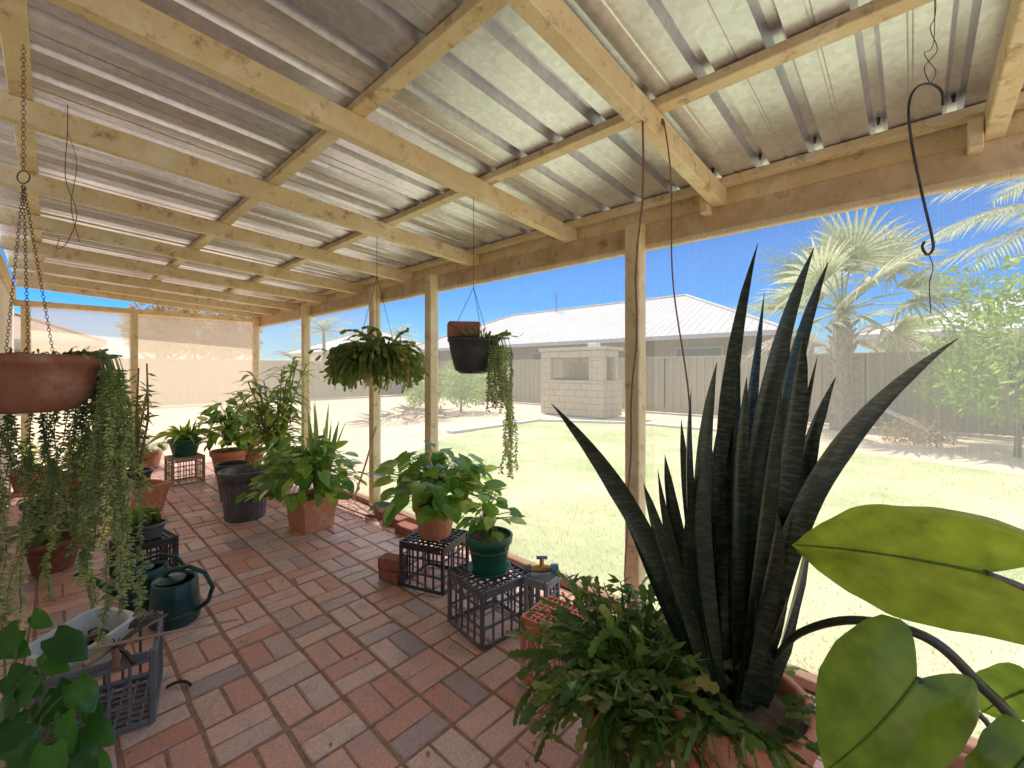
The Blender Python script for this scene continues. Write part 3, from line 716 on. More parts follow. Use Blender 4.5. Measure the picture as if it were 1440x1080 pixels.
# --- left far cluster
c9 = gd(190, 722)
t = thing('potted_plant', 'terracotta trough with sparse stems left of the walkway', 'potted plant', c9)
m = MB(); RT = Matrix.Rotation(R(25), 3, 'Z')
vs = []; rows = [(0, 0, 0), (.17, .13, 0), (.21, .165, .22), (.23, .185, .222), (.235, .19, .275), (.205, .16, .275), (.195, .15, .2)]
for (hx, hy, z) in rows:
    for sx, sy in ((-1, -1), (1, -1), (1, 1), (-1, 1)): vs.append(c9+RT @ Vector((hx*sx, hy*sy, z)))
m.add(vs, [(i*4+j, i*4+(j+1) % 4, (i+1)*4+(j+1) % 4, (i+1)*4+j) for i in range(len(rows)-1) for j in range(4)]); m.build('pot', 'terracotta', t)
m = MB(); m.add([c9+RT @ Vector((.2*sx, .155*sy, .235)) for sx, sy in ((-1, -1), (1, -1), (1, 1), (-1, 1))], [(0, 1, 2, 3)]); m.build('soil', 'soil', t)
straps(t, c9, .23, 14, .1, .3, .02, 'cactus', .8, .3)
c10 = gd(190, 690)
t = thing('potted_plant', 'tall thin stemmed plant in dark pot near the end screen at left', 'potted plant', c10); round_pot(t, c10, .16, .24, 'black')
ms = MB(); ml = MB()
for k in range(8):
    o = rdir(0, 0); p0 = c10+Z*.2+o*.03; hh = ru(.7, 1.3); pts = [p0, p0+Z*hh*.5+o*ru(0, .1), p0+Z*hh+o*ru(.05, .2)]; ms.tube(pts, [.014, .012, .008], 6)
    for q in range(24):
        s = ru(.15, 1); b = pts[0].lerp(pts[2], s); d = rdir(-.5, .5); ml.quadleaf(b, (d-Z*.4).normalized(), rdir(), ru(.08, .2), .04)
ms.build('stems', 'bark', t); ml.build('leaves', 'cactus2', t)
for i, (px, py, rr, hh, mt, lab, lf) in enumerate(((110, 700, .18, .26, 'terracotta', 'terracotta pot with leafy plant behind the trailing strands, farthest left group', 'pothos'),
        (70, 740, .18, .24, 'black', 'black pot with drooping greenery behind the trailing strands at left', 'cactus'),
        (150, 665, .18, .3, 'terracotta_old', 'brown pot with tall greenery at the far left by the end screen', 'cane'),
        (40, 690, .16, .26, 'terracotta', 'terracotta pot by the house wall at the left edge', 'pothos'),
        (210, 658, .15, .24, 'terracotta_old', 'small brown pot with low greenery beside the brown crate', 'cactus'),
        (75, 800, .15, .22, 'terracotta_old', 'aged clay pot behind the watering cans and the trailing strands', 'cactus2'))):
    c = gd(px, py); t = thing('potted_plant', lab, 'potted plant', c); round_pot(t, c, rr, hh, mt)
    bushy(t, c, hh, .24, .38 if i < 4 else .16, 60, .10, lf, .6, low=-.1)
# --- dark crate with succulent pots
c11 = gd(203, 806); crate('dark milk crate under the small succulent pots left of the walkway', c11, R(10), 'black', .3, .25)
t = thing('potted_plant', 'small grey pot of knobbly succulents on the dark crate', 'potted plant', c11+Z*.251); pc = c11+Vector((.03, -.03, .251)); round_pot(t, pc, .085, .10, 'grey')
m = MB()
for k in range(7):
    a = ru(0, 6.28); p = pc+Vector((math.cos(a)*.04, math.sin(a)*.04, .09)); m.tube([p, p+Z*.03, p+Z*ru(.06, .1)+rdir()*.01, p+Z*.11], [.015, .024, .02, .004], 8)
m.build('cactus_stems', 'cactus2', t, smooth=True)
pc = c11+Vector((-.03, .06, .251)); t = thing('potted_plant', 'little dark pot with spreading leaves at the back of the dark crate', 'potted plant', pc); round_pot(t, pc, .075, .10, 'black')
straps(t, pc, .34, 22, .1, .2, .03, 'pothos', 1., .3)
# --- watering cans
def can(label, c, ang, s=1.0):
    t = thing('watering_can', label, 'watering can', c); c = Vector(c); A = Matrix.Rotation(ang, 3, 'Z')
    def P(x, y, z): return c+A @ (Vector((x, y, z))*s)
    m = MB(); m.lathe([(0, 0), (.105*s, 0), (.118*s, .012*s), (.112*s, .15*s), (.105*s, .23*s), (.098*s, .235*s), (.09*s, .20*s), (.10*s, .1*s)], c+Z*.002, 32, sx=1.15 if abs(math.cos(ang)) > .7 else 1, sy=1 if abs(math.cos(ang)) > .7 else 1.15); m.build('body', 'teal', t, smooth=True)
    m = MB(); pts = [P(-.11, 0, .05), P(-.19, 0, .11), P(-.215, 0, .19), P(-.17, 0, .27), P(-.08, 0, .305), P(.02, 0, .285), P(.08, 0, .23)]; m.tube(pts, [.012*s]*7, 8); m.build('handle', 'teal', t, smooth=True)
    m = MB(); m.tube([P(.10, 0, .05), P(.2, 0, .14), P(.3, 0, .25)], [.032*s, .022*s, .015*s], 10); sp = m.build('spout', 'teal', t, smooth=True)
    m = MB(); m.tube([P(.3, 0, .25), P(.33, 0, .28), P(.335, 0, .285)], [.016*s, .036*s, .036*s], 14); m.build('rose', 'teal', sp)
    m = MB(); m.lathe([(.098*s, .232*s), (.05*s, .245*s), (0, .248*s)], c+A @ Vector((.03*s, 0, .003)), 20, sx=.75, sy=.9); m.build('top_cover', 'teal', t, smooth=True)
    m = MB()
    m.lathe([(.1185*s, .06*s), (.121*s, .068*s), (.117*s, .076*s)], c, 32, sx=1.15 if abs(math.cos(ang)) > .7 else 1, sy=1 if abs(math.cos(ang)) > .7 else 1.15); m.build('band', 'teal', t)
can('dark green watering can with handle towards the walkway, in front of the other', gd(246, 872), math.atan2(-rt.y, -rt.x), 1.0)
can('dark green watering can half hidden behind the nearer one', gd(205, 846), math.atan2(-rt.y, -rt.x)+.5, .9)
# --- foreground grey crate with tub and tools
c12 = gd(150, 1005); crate('open grey milk crate full of garden tools in the left foreground', c12, R(-12), 'grey', .34, .30, upside=False)
t = thing('plastic_tub', 'white plastic tub resting in the grey tool crate', 'tub', c12+Z*.3)
pc = c12+Vector((-.07, .07, .205)); m = MB()
tp = [(0, 0), (.105, 0), (.115, .01), (.14, .135), (.152, .138), (.153, .15), (.136, .15), (.108, .015), (0, .012)]
vs = []; nn_ = 32
for (r0, z0) in tp:
    for j in range(nn_):
        a = 2*math.pi*j/nn_; ca, sa = math.cos(a), math.sin(a); p_ = 5; q = (abs(ca)**p_+abs(sa)**p_)**(-1/p_)
        v = Matrix.Rotation(R(35), 3, 'Z') @ Vector((r0*q*ca*.98, r0*q*sa*.72, z0)); vs.append(pc+Matrix.Rotation(R(9), 3, 'X') @ v)
m.add(vs, [(i*nn_+j, i*nn_+(j+1) % nn_, (i+1)*nn_+(j+1) % nn_, (i+1)*nn_+j) for i in range(len(tp)-1) for j in range(nn_)]); m.build('tub_body', 'white', t, smooth=False)
for k, (dx, dy, lab, mt) in enumerate(((-.06, .05, 'small black nursery pot lying in the white tub', 'black'), (-.02, .10, 'small terracotta pot tipped over in the white tub', 'terracotta'))):
    b = c12+Vector((dx, dy, .30)); rot = Matrix.Rotation(R(75+30*k), 3, Vector((1, .6-k, 0)).normalized()); m = MB(); m.lathe([(0, 0), (.025, 0), (.038, .06), (.042, .062), (.042, .075), (.036, .075), (.03, .02)], (0, 0, 0), 20)
    m.v = [tuple(b+rot @ Vector(v)) for v in m.v]; tag(m.build('nursery_pot', mt, origin=b), lab, 'pot')
p0 = at(165, 905, 1.72); p1 = at(336, 871, 2.0)
m = MB(); m.tube([p0-(p1-p0)*.2, p0, p0.lerp(p1, .5)+Z*.004, p1], [.007, .007, .006, .005], 8); tag(m.build('wooden_stick', 'wood', origin=p0), 'long thin wooden stick poking out of the tool crate towards the walkway', 'stick')
for k, (dx, dy, lab) in enumerate(((.05, -.06, 'garden trowel with wooden handle lying over the front of the tool crate'), (.09, .0, 'dark handled hand fork lying beside the trowel in the tool crate'), (.02, -.11, 'pruning shears lying across the edge of the tool crate'))):
    b = c12+Vector((dx, dy, .315)); d = (Matrix.Rotation(k*.5+.3, 3, 'Z') @ Vector((1, .2, .12))).normalized()
    t = thing(('garden_trowel', 'hand_fork', 'pruning_shears')[k], lab, 'garden tool', b)
    m = MB(); m.tube([b-d*.02, b-d*.08, b-d*.14], [.010, .014, .011], 8); m.build('handle', ('wood', 'black', 'rope')[k], t)
    m = MB()
    if k == 0: m.tube([b-d*.02, b+d*.05], .005, 6); m.leaf(b+d*.05, d, Z, .13, .07, .2, .5, heart=False)
    elif k == 1:
        m.tube([b-d*.02, b+d*.04], .005, 6); sd = d.cross(Z).normalized()
        for q in (-1, 0, 1): m.tube([b+d*.04, b+d*.06+sd*q*.022, b+d*.13+sd*q*.022-Z*.01], .004, 5)
    else:
        sd = d.cross(Z).normalized()
        m.tube([b-d*.14+sd*.05, b-d*.06+sd*.03, b, b+d*.07-sd*.008], [.009, .009, .006, .002], 6); m.tube([b-d*.02, b+d*.06+sd*.01], [.008, .002], 6)
    m.build('metal_head', 'hook', t)
m = MB(); p = gd(250, 968); pts = []
for i in range(9): s = i/8; pts.append(p+rt*(-.05+.1*s)+Vector((0, 0, .006+.012*math.sin(s*3.14)))+fw*(.02*math.sin(s*2.5)))
m.tube(pts, .007, 6); tag(m.build('rubber_strap', 'black', origin=p), 'short black rubber strap on the bricks right of the tool crate', 'strap')
# stake and small broom by posts
a = gd(497, 706)+Z*.02; b = at(529, 600, 4.35); m = MB(); m.tube([a, a.lerp(b, .5)+rt*.01, b], [.011, .010, .009], 6); tag(m.build('garden_stake', 'wood', origin=a), 'thin wooden stake leaning against the post right of the square planter', 'stake')
t = thing('hand_broom', 'small brush with dark bristles lying by the paving edge', 'broom', gd(505, 728))
a = gd(470, 712)+Z*.03; b = gd(512, 728)+Z*.03; m = MB(); m.tube([a, b], .01, 6); m.build('handle', 'wood', t)
m = MB(); d = (b-a).normalized()
for k in range(60): m.tube([b, b+d*ru(.1, .17)+rdir(-.3, .3)*.05], [.003, .0015], 3)
m.build('bristles', 'rope', t)
# --- cactus chains
def chain(m, p, d, n, L, w, grav=.35, r=None, branch=.2, depth=0):
    r = rnd() if r is None else r; nn = rdir()
    for k in range(n):
        e = p+d*L; b1 = (p+e)/2
        m.blade(p, b1, e, w, (nn+rdir()*.3).normalized(), [.28, .85, .62, 1, .66, .92, .3], 6, .15, min(1, max(0, r*.75+ru(-.05, .2)+(.12 if k == n-1 else 0))))
        if depth < 2 and rnd() < branch: chain(m, e, (d+rdir()*.7).normalized(), max(1, n-k-1), L*.9, w*.9, grav, r, branch, depth+1)
        p = e; d = (d+rdir()*.28-Z*grav).normalized()
def cactus_mass(t, c, rx, n, segs, L, w, mat, up=.7, grav=.3, bias=None):
    m = MB()
    for k in range(n):
        d = rdir(-.1, 1); d = Vector((d.x, d.y, d.z*up+.15)).normalized()
        if bias is not None: d = (d+bias*rnd()).normalized()
        p = c+Vector((d.x*rx*.5*rnd(), d.y*rx*.5*rnd(), 0)); chain(m, p, d, random.randint(*segs), L, w, grav)
    m.build('segmented_leaves', mat, t)
ce = flat(885, 1.46)
t = thing('potted_plant', 'large trailing segmented cactus spilling over its pot in the foreground', 'potted plant', ce); round_pot(t, ce, .16, .33, 'terracotta_old')
cactus_mass(t, ce+Z*.35, .24, 110, (4, 6), .068, .034, 'cactus', .65, .25, Z*.12)
m = MB()
for k in range(75):
    o = rdir(0, 0); p = ce+Z*.34; e = p+o*ru(.15, .38)+Z*ru(-.05, .26); md = (p+e)/2+Z*.13
    pts = [p*(1-s)**2+md*2*s*(1-s)+e*s*s for s in [i/9 for i in range(10)]]
    m.tube(pts, .003, 4)
    for i in range(2, 10):
        for q in range(3): d = (rdir(-.4, .5)).normalized(); m.quadleaf(pts[i], d, rdir(), ru(.035, .07), .018)
m.build('leafy_stems', 'cactus', t)
# --- snake plant
cs = flat(1030, 1.36)
t = thing('snake_plant', 'tall dark snake plant with pointed blades in terracotta pot in the right foreground', 'potted plant', cs); round_pot(t, cs, .215, .41, 'terracotta')
leaves = [((985, 985), (898, 735), (775, 567), 40, .0), ((985, 960), (940, 800), (905, 680), 28, -.02), ((995, 985), (968, 740), (972, 545), 34, .05), ((990, 980), (960, 790), (935, 640), 30, .08),
 ((1010, 985), (985, 730), (1008, 510), 34, -.05), ((1025, 985), (1022, 640), (1066, 342), 36, .02), ((1035, 985), (1042, 690), (1075, 410), 34, .08), ((1045, 985), (1062, 640), (1145, 348), 38, -.03),
 ((1060, 985), (1085, 640), (1165, 368), 36, .04), ((1055, 990), (1100, 680), (1130, 470), 38, -.08), ((1075, 985), (1100, 740), (1175, 530), 38, -.04), ((1085, 985), (1140, 690), (1348, 475), 44, -.10),
 ((1065, 985), (1090, 760), (1138, 580), 34, .06), ((1015, 985), (980, 780), (958, 590), 28, .1), ((1030, 990), (1065, 780), (1098, 550), 34, -.1), ((1000, 990), (962, 830), (925, 660), 26, -.07),
 ((1060, 990), (1095, 800), (1155, 600), 34, -.02), ((1015, 990), (1008, 800), (1030, 600), 34, 0), ((1045, 990), (1060, 800), (1080, 640), 34, .03), ((1090, 985), (1112, 850), (1140, 730), 26, .05), ((985, 985), (930, 850), (880, 735), 24, .03),
 ((1020, 985), (1000, 760), (1000, 620), 30, .06), ((1035, 985), (1035, 730), (1050, 530), 32, -.06), ((1050, 985), (1075, 730), (1112, 440), 34, .09), ((1000, 985), (975, 810), (985, 660), 28, -.04), ((1070, 985), (1095, 800), (1115, 640), 30, .09), ((1055, 985), (1080, 830), (1092, 720), 32, -.12), ((1008, 985), (980, 850), (965, 740), 28, .1), ((1040, 985), (1045, 760), (1064, 490), 32, .12),
 ((1030, 985), (1028, 700), (1040, 470), 30, .1), ((1052, 985), (1078, 700), (1120, 400), 30, .12), ((1062, 985), (1098, 760), (1150, 500), 30, .1), ((1012, 985), (998, 790), (1018, 560), 28, .12)]
for k in range(12):
    bx_ = ru(985, 1085); lean = (bx_-1035)*ru(.6, 1.6); ty = ru(700, 880); leaves.append(((bx_, 985), (bx_+lean*.3, (985+ty)/2), (bx_+lean, ty), ru(20, 28), ru(-.12, .12)))
ml = MB()
for (b, mi, tp_, wpx, dd) in leaves:
    d0 = 1.36+dd*.6; p0 = at(b[0]*.7+1032*.3, b[1]+5, d0); p0.z = max(p0.z, .33); pm_ = at(mi[0], mi[1], 1.36+dd); p2 = at(tp_[0], tp_[1], 1.36+dd*2.2)
    p1 = pm_*2-(p0+p2)*.5
    ml.blade(p0, p1, p2, wpx/F*1.0, (-fw+rt*ru(-.8, .8)+Z*.1).normalized(), [.6, .8, .95, 1, .94, .97, .78, .50, .03], 24, ru(.4, 1.0), None, ru(-1.2, 1.2))
ml.build('blades', 'sans', t, smooth=True)
m = MB()
for k in range(60):
    a = ru(0, 6.28); p = cs+Vector((math.cos(a)*.14, math.sin(a)*.14, .39)); chain(m, p, Vector((math.cos(a), math.sin(a), .4)).normalized(), random.randint(2, 5), .05, .028, .3)
m.build('trailing_leaves', 'cactus', t)
# --- elephant ear
cE = flat(1400, 1.05)
t = thing('elephant_ear_plant', 'elephant ear plant with very large heart-shaped leaves at the lower right', 'potted plant', cE); round_pot(t, cE, .18, .34, 'terracotta')
ms = MB(); 
def bigleaf(base, tip, nrm, wd, rv, droop=.3, nm='leaf', back=.3, fold=.2, ripple=.006):
    d = tip-base; m = MB(); m.leaf(base, d, nrm, d.length*1.04, wd, droop, fold, rv, nu=8, nt=28, ripple=ripple, back=back, roundb=True)
    o = m.build(nm, 'ear', t, smooth=True)
    m = MB(); dn = d.normalized(); sd = dn.cross(nrm).normalized(); up = sd.cross(dn).normalized(); L = d.length*1.04
    def cp(s):
        c = base.copy(); k = 28
        for i in range(1, k+1):
            q = s*i/k; an = -droop*q; c = c+(dn*math.cos(an)+up*math.sin(an))*(s/k)*L
        return c
    for off in (.0015, -.0015): m.tube([cp(s)+up*off for s in (0, .2, .4, .6, .8, .97)], [.0032, .003, .0025, .002, .0015, .001], 5)
    m.build('midrib', 'cane', o)
bigleaf(at(1385, 806, .93), at(1118, 747, 1.14), (Z*.95-fw*.8+rt*.1).normalized(), .35, .85, .3, fold=.3)
bigleaf(at(1290, 955, .90), at(1185, 1105, .86), (-fw+Z*.35-rt*.1).normalized(), .27, .5, .4, back=.28, fold=.10)
bigleaf(at(1445, 1062, .80), at(1385, 1140, .78), (-fw+Z*.5).normalized(), .13, .35, .3)
bigleaf(at(1450, 968, .98), at(1388, 985, 1.12), (Z-fw*.6).normalized(), .14, .6, .3)
def arch(pts, r):
    P = [Vector(p) for p in pts]; out = []
    for i in range(len(P)-1):
        a = P[max(i-1, 0)]; b = P[i]; c = P[i+1]; d = P[min(i+2, len(P)-1)]
        for k in range(6):
            s = k/6; out.append(.5*((2*b)+(c-a)*s+(2*a-5*b+4*c-d)*s*s+(3*b-a-3*c+d)*s**3))
    out.append(P[-1]); return out
pts = arch([cE+Z*.32, at(1436, 1040, .98), at(1370, 955, .97), at(1300, 895, .98), at(1200, 872, 1.05), at(1125, 890, 1.18), at(1090, 925, 1.28)], 0)
ms.tube(pts, [.014-.006*i/len(pts) for i in range(len(pts))], 8)
ms.tube(arch([cE+Z*.32, at(1480, 950, 1.0), at(1470, 850, .95), at(1385, 806, .93)], 0), .008, 8)
ms.tube(arch([cE+Z*.32, at(1400, 1040, .95), at(1350, 985, .93), at(1290, 955, .90)], 0), .006, 8)
ms.tube(arch([cE+Z*.32, at(1470, 1090, .9), at(1445, 1062, .8)], 0), .006, 8)
ms.build('stalks', 'darkstem', t, smooth=True)
# --- foreground left heart-leaf plant on an upturned crate
cL = flat(12, .92); cL.x = max(cL.x, -.1)
crate('grey milk crate below the heart-leaved plant at the lower left edge', cL, 0, 'grey', .3, .3)
t = thing('potted_plant', 'glossy dark heart-leaved plant at the lower left corner of the view', 'potted plant', cL+Z*.301); round_pot(t, cL+Z*.301, .12, .2, 'terracotta_old')
ml = MB(); ms = MB()
for (px, py, d, L, ang) in ((25, 885, .88, .07, 0), (75, 895, .86, .07, -.3), (105, 960, .9, .065, .2), (50, 950, .84, .07, .1), (10, 950, .84, .07, .5), (90, 1005, .86, .07, -.1), (120, 1020, .9, .065, -.4), (40, 1015, .82, .07, .3), (5, 1030, .84, .07, .2), (70, 1050, .82, .075, 0), (110, 890, .95, .045, -.2), (45, 865, .9, .045, .3), (125, 990, .93, .05, -.3), (20, 985, .82, .065, 0), (60, 920, .88, .06, 0), (100, 1055, .88, .07, .1), (5, 900, .9, .06, 0), (80, 965, .92, .06, 0), (30, 1060, .84, .07, 0), (130, 1060, .92, .06, 0), (60, 985, .95, .07, 0)):
    p = at(px, py, d); dd = (rt*ru(-.6, .9)-Z*ru(.2, .8)-fw*ru(0, .3)).normalized(); ml.leaf(p, dd, (Z*.6-fw*.8+rdir()*.4).normalized(), L*1.15, L*.85, .5, .2, nu=3, nt=12, back=.13)
    c0 = cL+Z*.48; ms.tube([c0, (c0+p)/2+Z*.06, p], [.003, .0025, .002], 5)
ml.build('leaves', 'pothos_dark', t, smooth=True); ms.build('stems', 'stem', t)
# ------------------------------------------------------------------ hanging things
def wire(m, a, b, r=.0018, sag=0, n=8):
    a = Vector(a); b = Vector(b); m.tube([a.lerp(b, i/n)-Z*sag*math.sin(math.pi*i/n) for i in range(n+1)], r, 4)
def links(m, a, b, L=.02, r=.0008):
    a = Vector(a); b = Vector(b); d = b-a; n = int(d.length/(L*.75)); d.normalize(); s0 = d.cross(Vector((.3, .9, .1))).normalized(); s1 = d.cross(s0)
    for k in range(n):
        c = a+d*(k+.5)*L*.75; s = s0 if k % 2 else s1
        m.tube([c+d*L*.5*math.cos(q)+s*L*.28*math.sin(q) for q in [2*math.pi*i/8 for i in range(9)]], r, 4, cap=False)
hb = flat(42, 1.34, 0)
bz = 1.30
t = thing('hanging_basket', 'terracotta bowl hanging on chains with long pale trailing strands at the left', 'hanging plant', (hb.x, hb.y, bz))
hc = Vector((hb.x, hb.y, bz))
m = MB(); m.lathe([(0, -.01), (.085, -.01), (.11, .0), (.142, .04), (.158, .09), (.161, .135), (.170, .137), (.173, .165), (.161, .167), (.150, .14), (.12, .05)], hc, 40); m.build('bowl', 'terracotta_old', t, smooth=True)
m = MB(); m.lathe([(.155, .145), (.1, .152), (0, .156)], hc, 24); m.build('soil', 'soil', t)
ring = hc+Z*.70-rt*.02; m = MB()
for k in range(3):
    a = 2*math.pi*k/3+.5; links(m, hc+Vector((math.cos(a)*.06, math.sin(a)*.06, .15)), ring, .014)
m.tube([ring+rt*(.02*math.cos(q))+Z*(.02+.02*math.sin(q)) for q in [2*math.pi*i/12 for i in range(13)]], .0018, 5)
links(m, ring+Z*.04, Vector((ring.x, ring.y, zb(hb.x)+.02)), .018); m.build('chain', 'wire', t)
def strands(t, c, n, r0, Lr, mat, lf=.017, arc=None, rr=.004, per=3, namex='trailing_strands', fat=.2):
    m = MB(); ms = MB()
    for k in range(n):
        a = ru(*arc) if arc else ru(0, 6.28); o = Vector((math.cos(a), math.sin(a), 0)); q = r0*ru(.85, 1.15)
        p = c+o*q*.6+Z*.01; pts = [p, c+o*q+Z*.02, c+o*(q+.012)-Z*.03]; L = ru(*Lr); cur = pts[-1].copy(); dr = o*.1-Z
        while (pts[1]-cur).z < L:
            dr = Vector((dr.x*.85+random.gauss(0, .08), dr.y*.85+random.gauss(0, .08), -1)); cur = cur+dr.normalized()*.011; pts.append(cur.copy())
        ms.tube(pts, .0018, 3, cap=False); base = rnd()*.6
        for i, pp in enumerate(pts[1:]):
            f = i/len(pts); 
            for j in range(per):
                d = (rdir(-.4, .4)-Z*.5).normalized(); l = lf*ru(.6, 1.15)*(1.0 if f < .75 else 1.15); s = d.cross(rdir()).normalized()*l*fat; u_ = d.cross(s).normalized()*l*fat
                b = pp; mid = b+d*l*.5; m.add([b, mid+s, mid+u_, mid-s, mid-u_, b+d*l], [(0, 1, 2), (0, 2, 3), (0, 3, 4), (0, 4, 1), (5, 2, 1), (5, 3, 2), (5, 4, 3), (5, 1, 4)], min(1, base+f*.35+rnd()*.2))
    m.build(namex, mat, t); ms.build('strand_stems', 'stem', t)
ca = math.atan2(-hb.y, -hb.x)
strands(t, hc+Z*.15, 24, .17, (.2, .65), 'strand', .019, (ca+1.0, ca+2*math.pi-1.2), per=4)
strands(t, hc+Z*.15, 26, .18, (.25, .65), 'strand', .019, (ca+.8, ca+2.2), per=4, namex='side_strands')
strands(t, hc+Z*.15, 44, .165, (.55, .95), 'strand', .020, (ca+.95, ca+2*math.pi-1.15), per=4, namex='long_strands')
m = MB()
for k in range(110):
    a = ru(ca+.5, ca+5.6); p = hc+Vector((math.cos(a)*.12, math.sin(a)*.12, .162)); chain(m, p, Vector((math.cos(a), math.sin(a), .5)).normalized(), random.randint(2, 3), .022, .010, .3)
m.build('crown_leaves', 'cactus2', t)
# second: big segmented cactus
pB = Vector((onY(RY[3], 530), RY[3], 0)); hz = 1.50
t = thing('hanging_basket', 'dense dark segmented cactus hanging from a rafter between two posts', 'hanging plant', pB+Z*hz)
c = pB+Z*(hz-.12); m = MB(); m.lathe([(0, 0), (.1, 0), (.15, .12), (.155, .16), (.145, .16), (.1, .03)], c, 28); m.build('bowl', 'black', t, smooth=True)
m = MB()
for k in range(3): a = 2.1*k; wire(m, c+Vector((math.cos(a)*.15, math.sin(a)*.15, .16)), pB+Z*(hz+.55))
wire(m, pB+Z*(hz+.55), pB+Z*(zb(pB.x)+.01)); m.build('hanger_wire', 'wire', t)
cactus_mass(t, pB+Z*(hz+.02), .26, 400, (4, 7), .046, .030, 'cactus2', .25, .42)
# third: black pot with brick and strings
pC = Vector((onY(RY[2], 666), RY[2], 0)); hz = 1.40
t = thing('hanging_basket', 'black hanging pot with trailing strings on its right side', 'hanging plant', pC+Z*hz)
c = pC+Z*hz; m = MB(); m.lathe([(0, 0), (.07, 0), (.10, .02), (.122, .12), (.130, .165), (.136, .167), (.136, .182), (.122, .182), (.115, .16), (.1, .1)], c, 32); m.build('bowl', 'black', t, smooth=True)
m = MB(); m.lathe([(.118, .155), (0, .16)], c, 20); m.build('soil', 'soil', t)
m = MB()
for k in range(3): a = 2.1*k+.4; wire(m, c+Vector((math.cos(a)*.125, math.sin(a)*.125, .18)), c+Z*.45)
wire(m, c+Z*.45, pC+Z*(zb(pC.x)+.01)); m.build('hanger_wire', 'wire', t)
ar = math.atan2(rt.y, rt.x); strands(t, c+Z*.17, 20, .135, (.1, .40), 'strand', .019, (ar-1.0, ar+1.0), per=4)
strands(t, c+Z*.17, 9, .17, (.45, .80), 'strand', .020, (ar-.7, ar+.6), per=3, namex='long_strands')
m = MB()
for k in range(34):
    a = ru(0, 6.28); p = c+Vector((math.cos(a)*.09, math.sin(a)*.09, .17))+rt*.03; chain(m, p, Vector((math.cos(a), math.sin(a), .8)).normalized(), 2, .045, .02, .3)
m.build('crown_leaves', 'cactus2', t)
b = c-rt*.05+Z*.225-fw*.03; m = MB(); m.bbox(b, (.16, .11, .08), .006, Matrix.Rotation(-yaw+R(12), 3, 'Z')); tag(m.build('loose_brick', 'brick', origin=b-Z*.04), 'reddish brick laid across the rim of the black hanging pot', 'brick')
# hook
t = thing('hanging_hook', 'large dark steel S-shaped hook dangling from wire at upper right', 'hook', at(1305, 120, .96))
d = .96
pts = arch([at(1326, 148, d), at(1324, 128, d), at(1308, 118, d), at(1288, 124, d), at(1278, 150, d), at(1282, 200, d), at(1296, 270, d), at(1310, 330, d), at(1312, 350, d), at(1304, 358, d), at(1297, 348, d), at(1300, 340, d)], 0)
m = MB(); m.tube(pts, .0028, 8); m.build('hook_body', 'hook', t, smooth=True)
m = MB(); 
top = Vector((at(1311, 0, d).x, at(1311, 0, d).y, zb(1.4)+.11))
a = at(1308, 118, d)
m.tube(arch([a, at(1300, 95, d), at(1318, 70, d), at(1308, 40, d), at(1316, 10, d), top], 0), .0009, 4); m.build('hanging_wire', 'wire', t)
m = MB(); m.tube(arch([a, at(1316, 100, d), at(1300, 75, d), at(1314, 50, d), top], 0), .0008, 4); m.build('hanging_wire', 'wire', t)
m = MB(); m.tube(arch([at(1305, 356, d), at(1312, 375, d), at(1307, 400, d), at(1309, 440, d)], 0), .0009, 4); m.build('wire_tail', 'wire', t)
# cords near post
m = MB(); a = Vector((onY(RY[1], 895), RY[1]-.03, zb(1.5)+.02)); b = flat(878, 2.42, .15)
m.tube([a.lerp(b, i/16)+Vector((.008*math.sin(i*1.3), .006*math.cos(i*1.7), 0)) for i in range(17)], .004, 6); tag(m.build('brown_rope', 'rope', origin=a), 'brown cord running from the rafter down past the near post', 'cord')
m = MB(); a = Vector((onY(RY[1], 922), RY[1]-.03, zb(1.6)+.09)); b = at(965, 572, 1.5)
pts = [a+Vector((.01*math.cos(q), 0, -.02-.012*math.sin(q))) for q in [i*.8 for i in range(8)]]
m.tube(pts+[a.lerp(b, i/16)+rt*(.012*math.sin(i*.5)) for i in range(1, 17)], .0028, 6)
tag(m.build('brown_rope', 'rope', origin=a), 'slack cord tied at the rafter and ending among the snake plant blades', 'cord')
m = MB(); a = at(95, 185, 1.6); m.tube(arch([Vector((a.x, a.y, zb(a.x))), a, at(92, 250, 1.6), at(108, 300, 1.6), at(95, 340, 1.6), at(80, 350, 1.6), at(84, 335, 1.6)], 0), .0012, 4)
m.tube(arch([a, at(108, 230, 1.6), at(100, 290, 1.6), at(112, 340, 1.6)], 0), .001, 4); tag(m.build('dangling_wire', 'wire', origin=a), 'tangled thin wire dangling from the roof at upper left', 'wire')
# groups for repeats
GR = {'milk_crate': 'milk crates used as plant stands on the patio', 'potted_plant': 'potted plants standing around the patio', 'loose_brick': 'loose red bricks on the patio', 'edging_brick': 'loose bricks along the paving edge', 'hanging_basket': 'planters hanging from the rafters', 'watering_can': 'dark green watering cans', 'gum_tree': 'gum trees behind the far fence', 'garden_shrub': 'shrubs growing in the yard', 'neighbour_house': 'houses beyond the fences', 'steel_fence': 'boundary fences of the yard', 'feather_palm': 'feather palms around the yard', 'plastic_bin': 'dark plastic tubs', 'brown_rope': 'cords hanging near the near post', 'nursery_pot': 'small empty pots in the white tub'}
for o in bpy.data.objects:
    k = o.name.split('.')[0]
    if o.parent is None and k in GR and 'label' in o: o['group'] = GR[k]
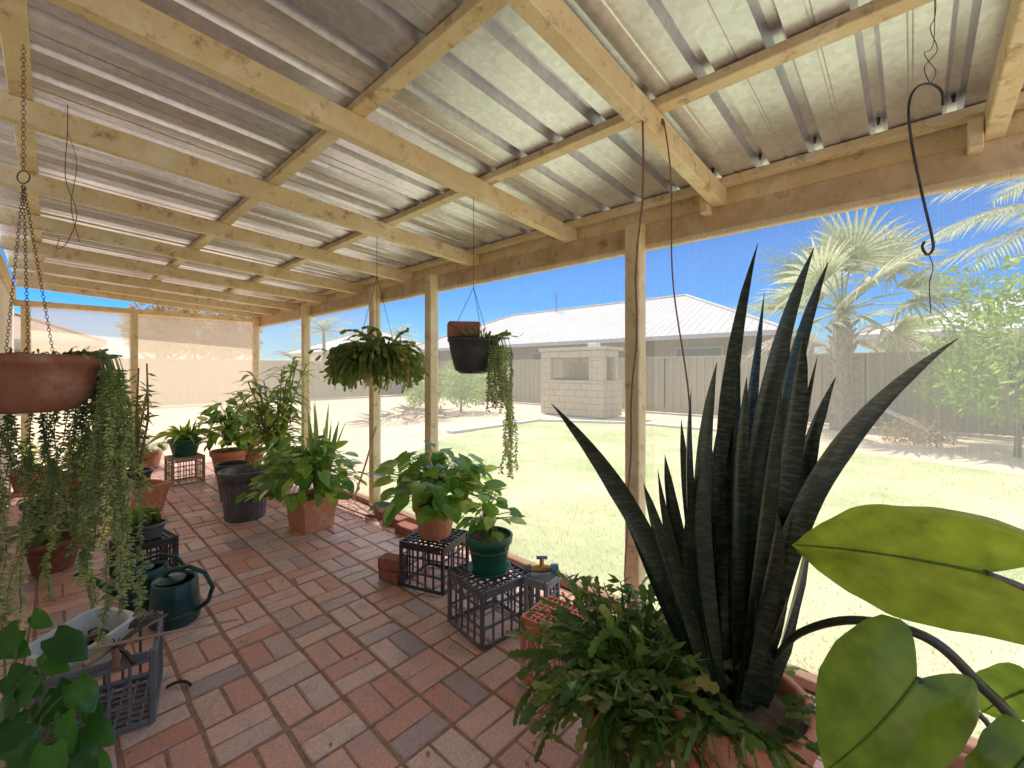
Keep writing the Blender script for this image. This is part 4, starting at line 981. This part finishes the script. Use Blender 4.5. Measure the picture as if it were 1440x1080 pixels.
# ------------------------------------------------------------------ light, world, camera
el = R(60); az = R(20)
sd = Vector((math.sin(az)*math.cos(el), math.cos(az)*math.cos(el), math.sin(el)))
sun = bpy.data.lights.new('sun', 'SUN'); sun.energy = 5.0; sun.angle = R(.5); sun.color = (1, .945, .87)
so = bpy.data.objects.new('sun', sun); COL.objects.link(so); so.rotation_euler = (-sd).to_track_quat('-Z', 'Y').to_euler()
w = bpy.data.worlds.new('World'); sc.world = w; w.use_nodes = True; nt = w.node_tree; bg = nt.nodes['Background']; L = nt.links.new
sk = nt.nodes.new('ShaderNodeTexSky'); sk.sky_type = 'NISHITA'; sk.sun_disc = False; sk.sun_elevation = el; sk.sun_rotation = az
sk.air_density = 1.0; sk.dust_density = .3; sk.ozone_density = 2.5
tc = nt.nodes.new('ShaderNodeTexCoord'); sp = nt.nodes.new('ShaderNodeSeparateXYZ'); L(tc.outputs['Generated'], sp.inputs[0])
# deep azure low in the sky, boosted whitish overhead as added fill light
lo = nt.nodes.new('ShaderNodeMixRGB'); lo.blend_type = 'MULTIPLY'; lo.inputs['Fac'].default_value = 1; lo.inputs['Color2'].default_value = (.12, .56, 1.12, 1); L(sk.outputs[0], lo.inputs['Color1'])
hi = nt.nodes.new('ShaderNodeHueSaturation'); hi.inputs['Saturation'].default_value = .38; hi.inputs['Value'].default_value = 2.1; L(sk.outputs[0], hi.inputs['Color'])
mr = nt.nodes.new('ShaderNodeMapRange'); mr.inputs['From Min'].default_value = .31; mr.inputs['From Max'].default_value = .46; L(sp.outputs['Z'], mr.inputs['Value'])
mx = nt.nodes.new('ShaderNodeMixRGB'); L(mr.outputs[0], mx.inputs['Fac']); L(lo.outputs[0], mx.inputs['Color1']); L(hi.outputs[0], mx.inputs['Color2'])
m2 = nt.nodes.new('ShaderNodeMapRange'); m2.inputs['From Min'].default_value = .0; m2.inputs['From Max'].default_value = .15; L(sp.outputs['Z'], m2.inputs['Value'])
hz_ = nt.nodes.new('ShaderNodeMixRGB'); hm_ = nt.nodes.new('ShaderNodeMixRGB'); hm_.blend_type = 'MULTIPLY'; hm_.inputs['Fac'].default_value = 1; hm_.inputs['Color2'].default_value = (.46, .74, 1.0, 1); L(sk.outputs[0], hm_.inputs['Color1'])
L(m2.outputs[0], hz_.inputs['Fac']); L(hm_.outputs[0], hz_.inputs['Color1']); L(mx.outputs[0], hz_.inputs['Color2'])
L(hz_.outputs[0], bg.inputs['Color']); bg.inputs['Strength'].default_value = .15
cam = bpy.data.cameras.new('camera'); co = bpy.data.objects.new('camera', cam); COL.objects.link(co)
co.location = (0, 0, H); co.rotation_euler = (R(90), 0, -yaw); cam.sensor_width = 36; cam.lens = F/1440*36; cam.shift_y = (HY-540)/1440
cam.clip_start = .02; cam.clip_end = 1000; sc.camera = co
sc.view_settings.view_transform = 'Standard'; sc.view_settings.look = 'None'; sc.view_settings.exposure = 0
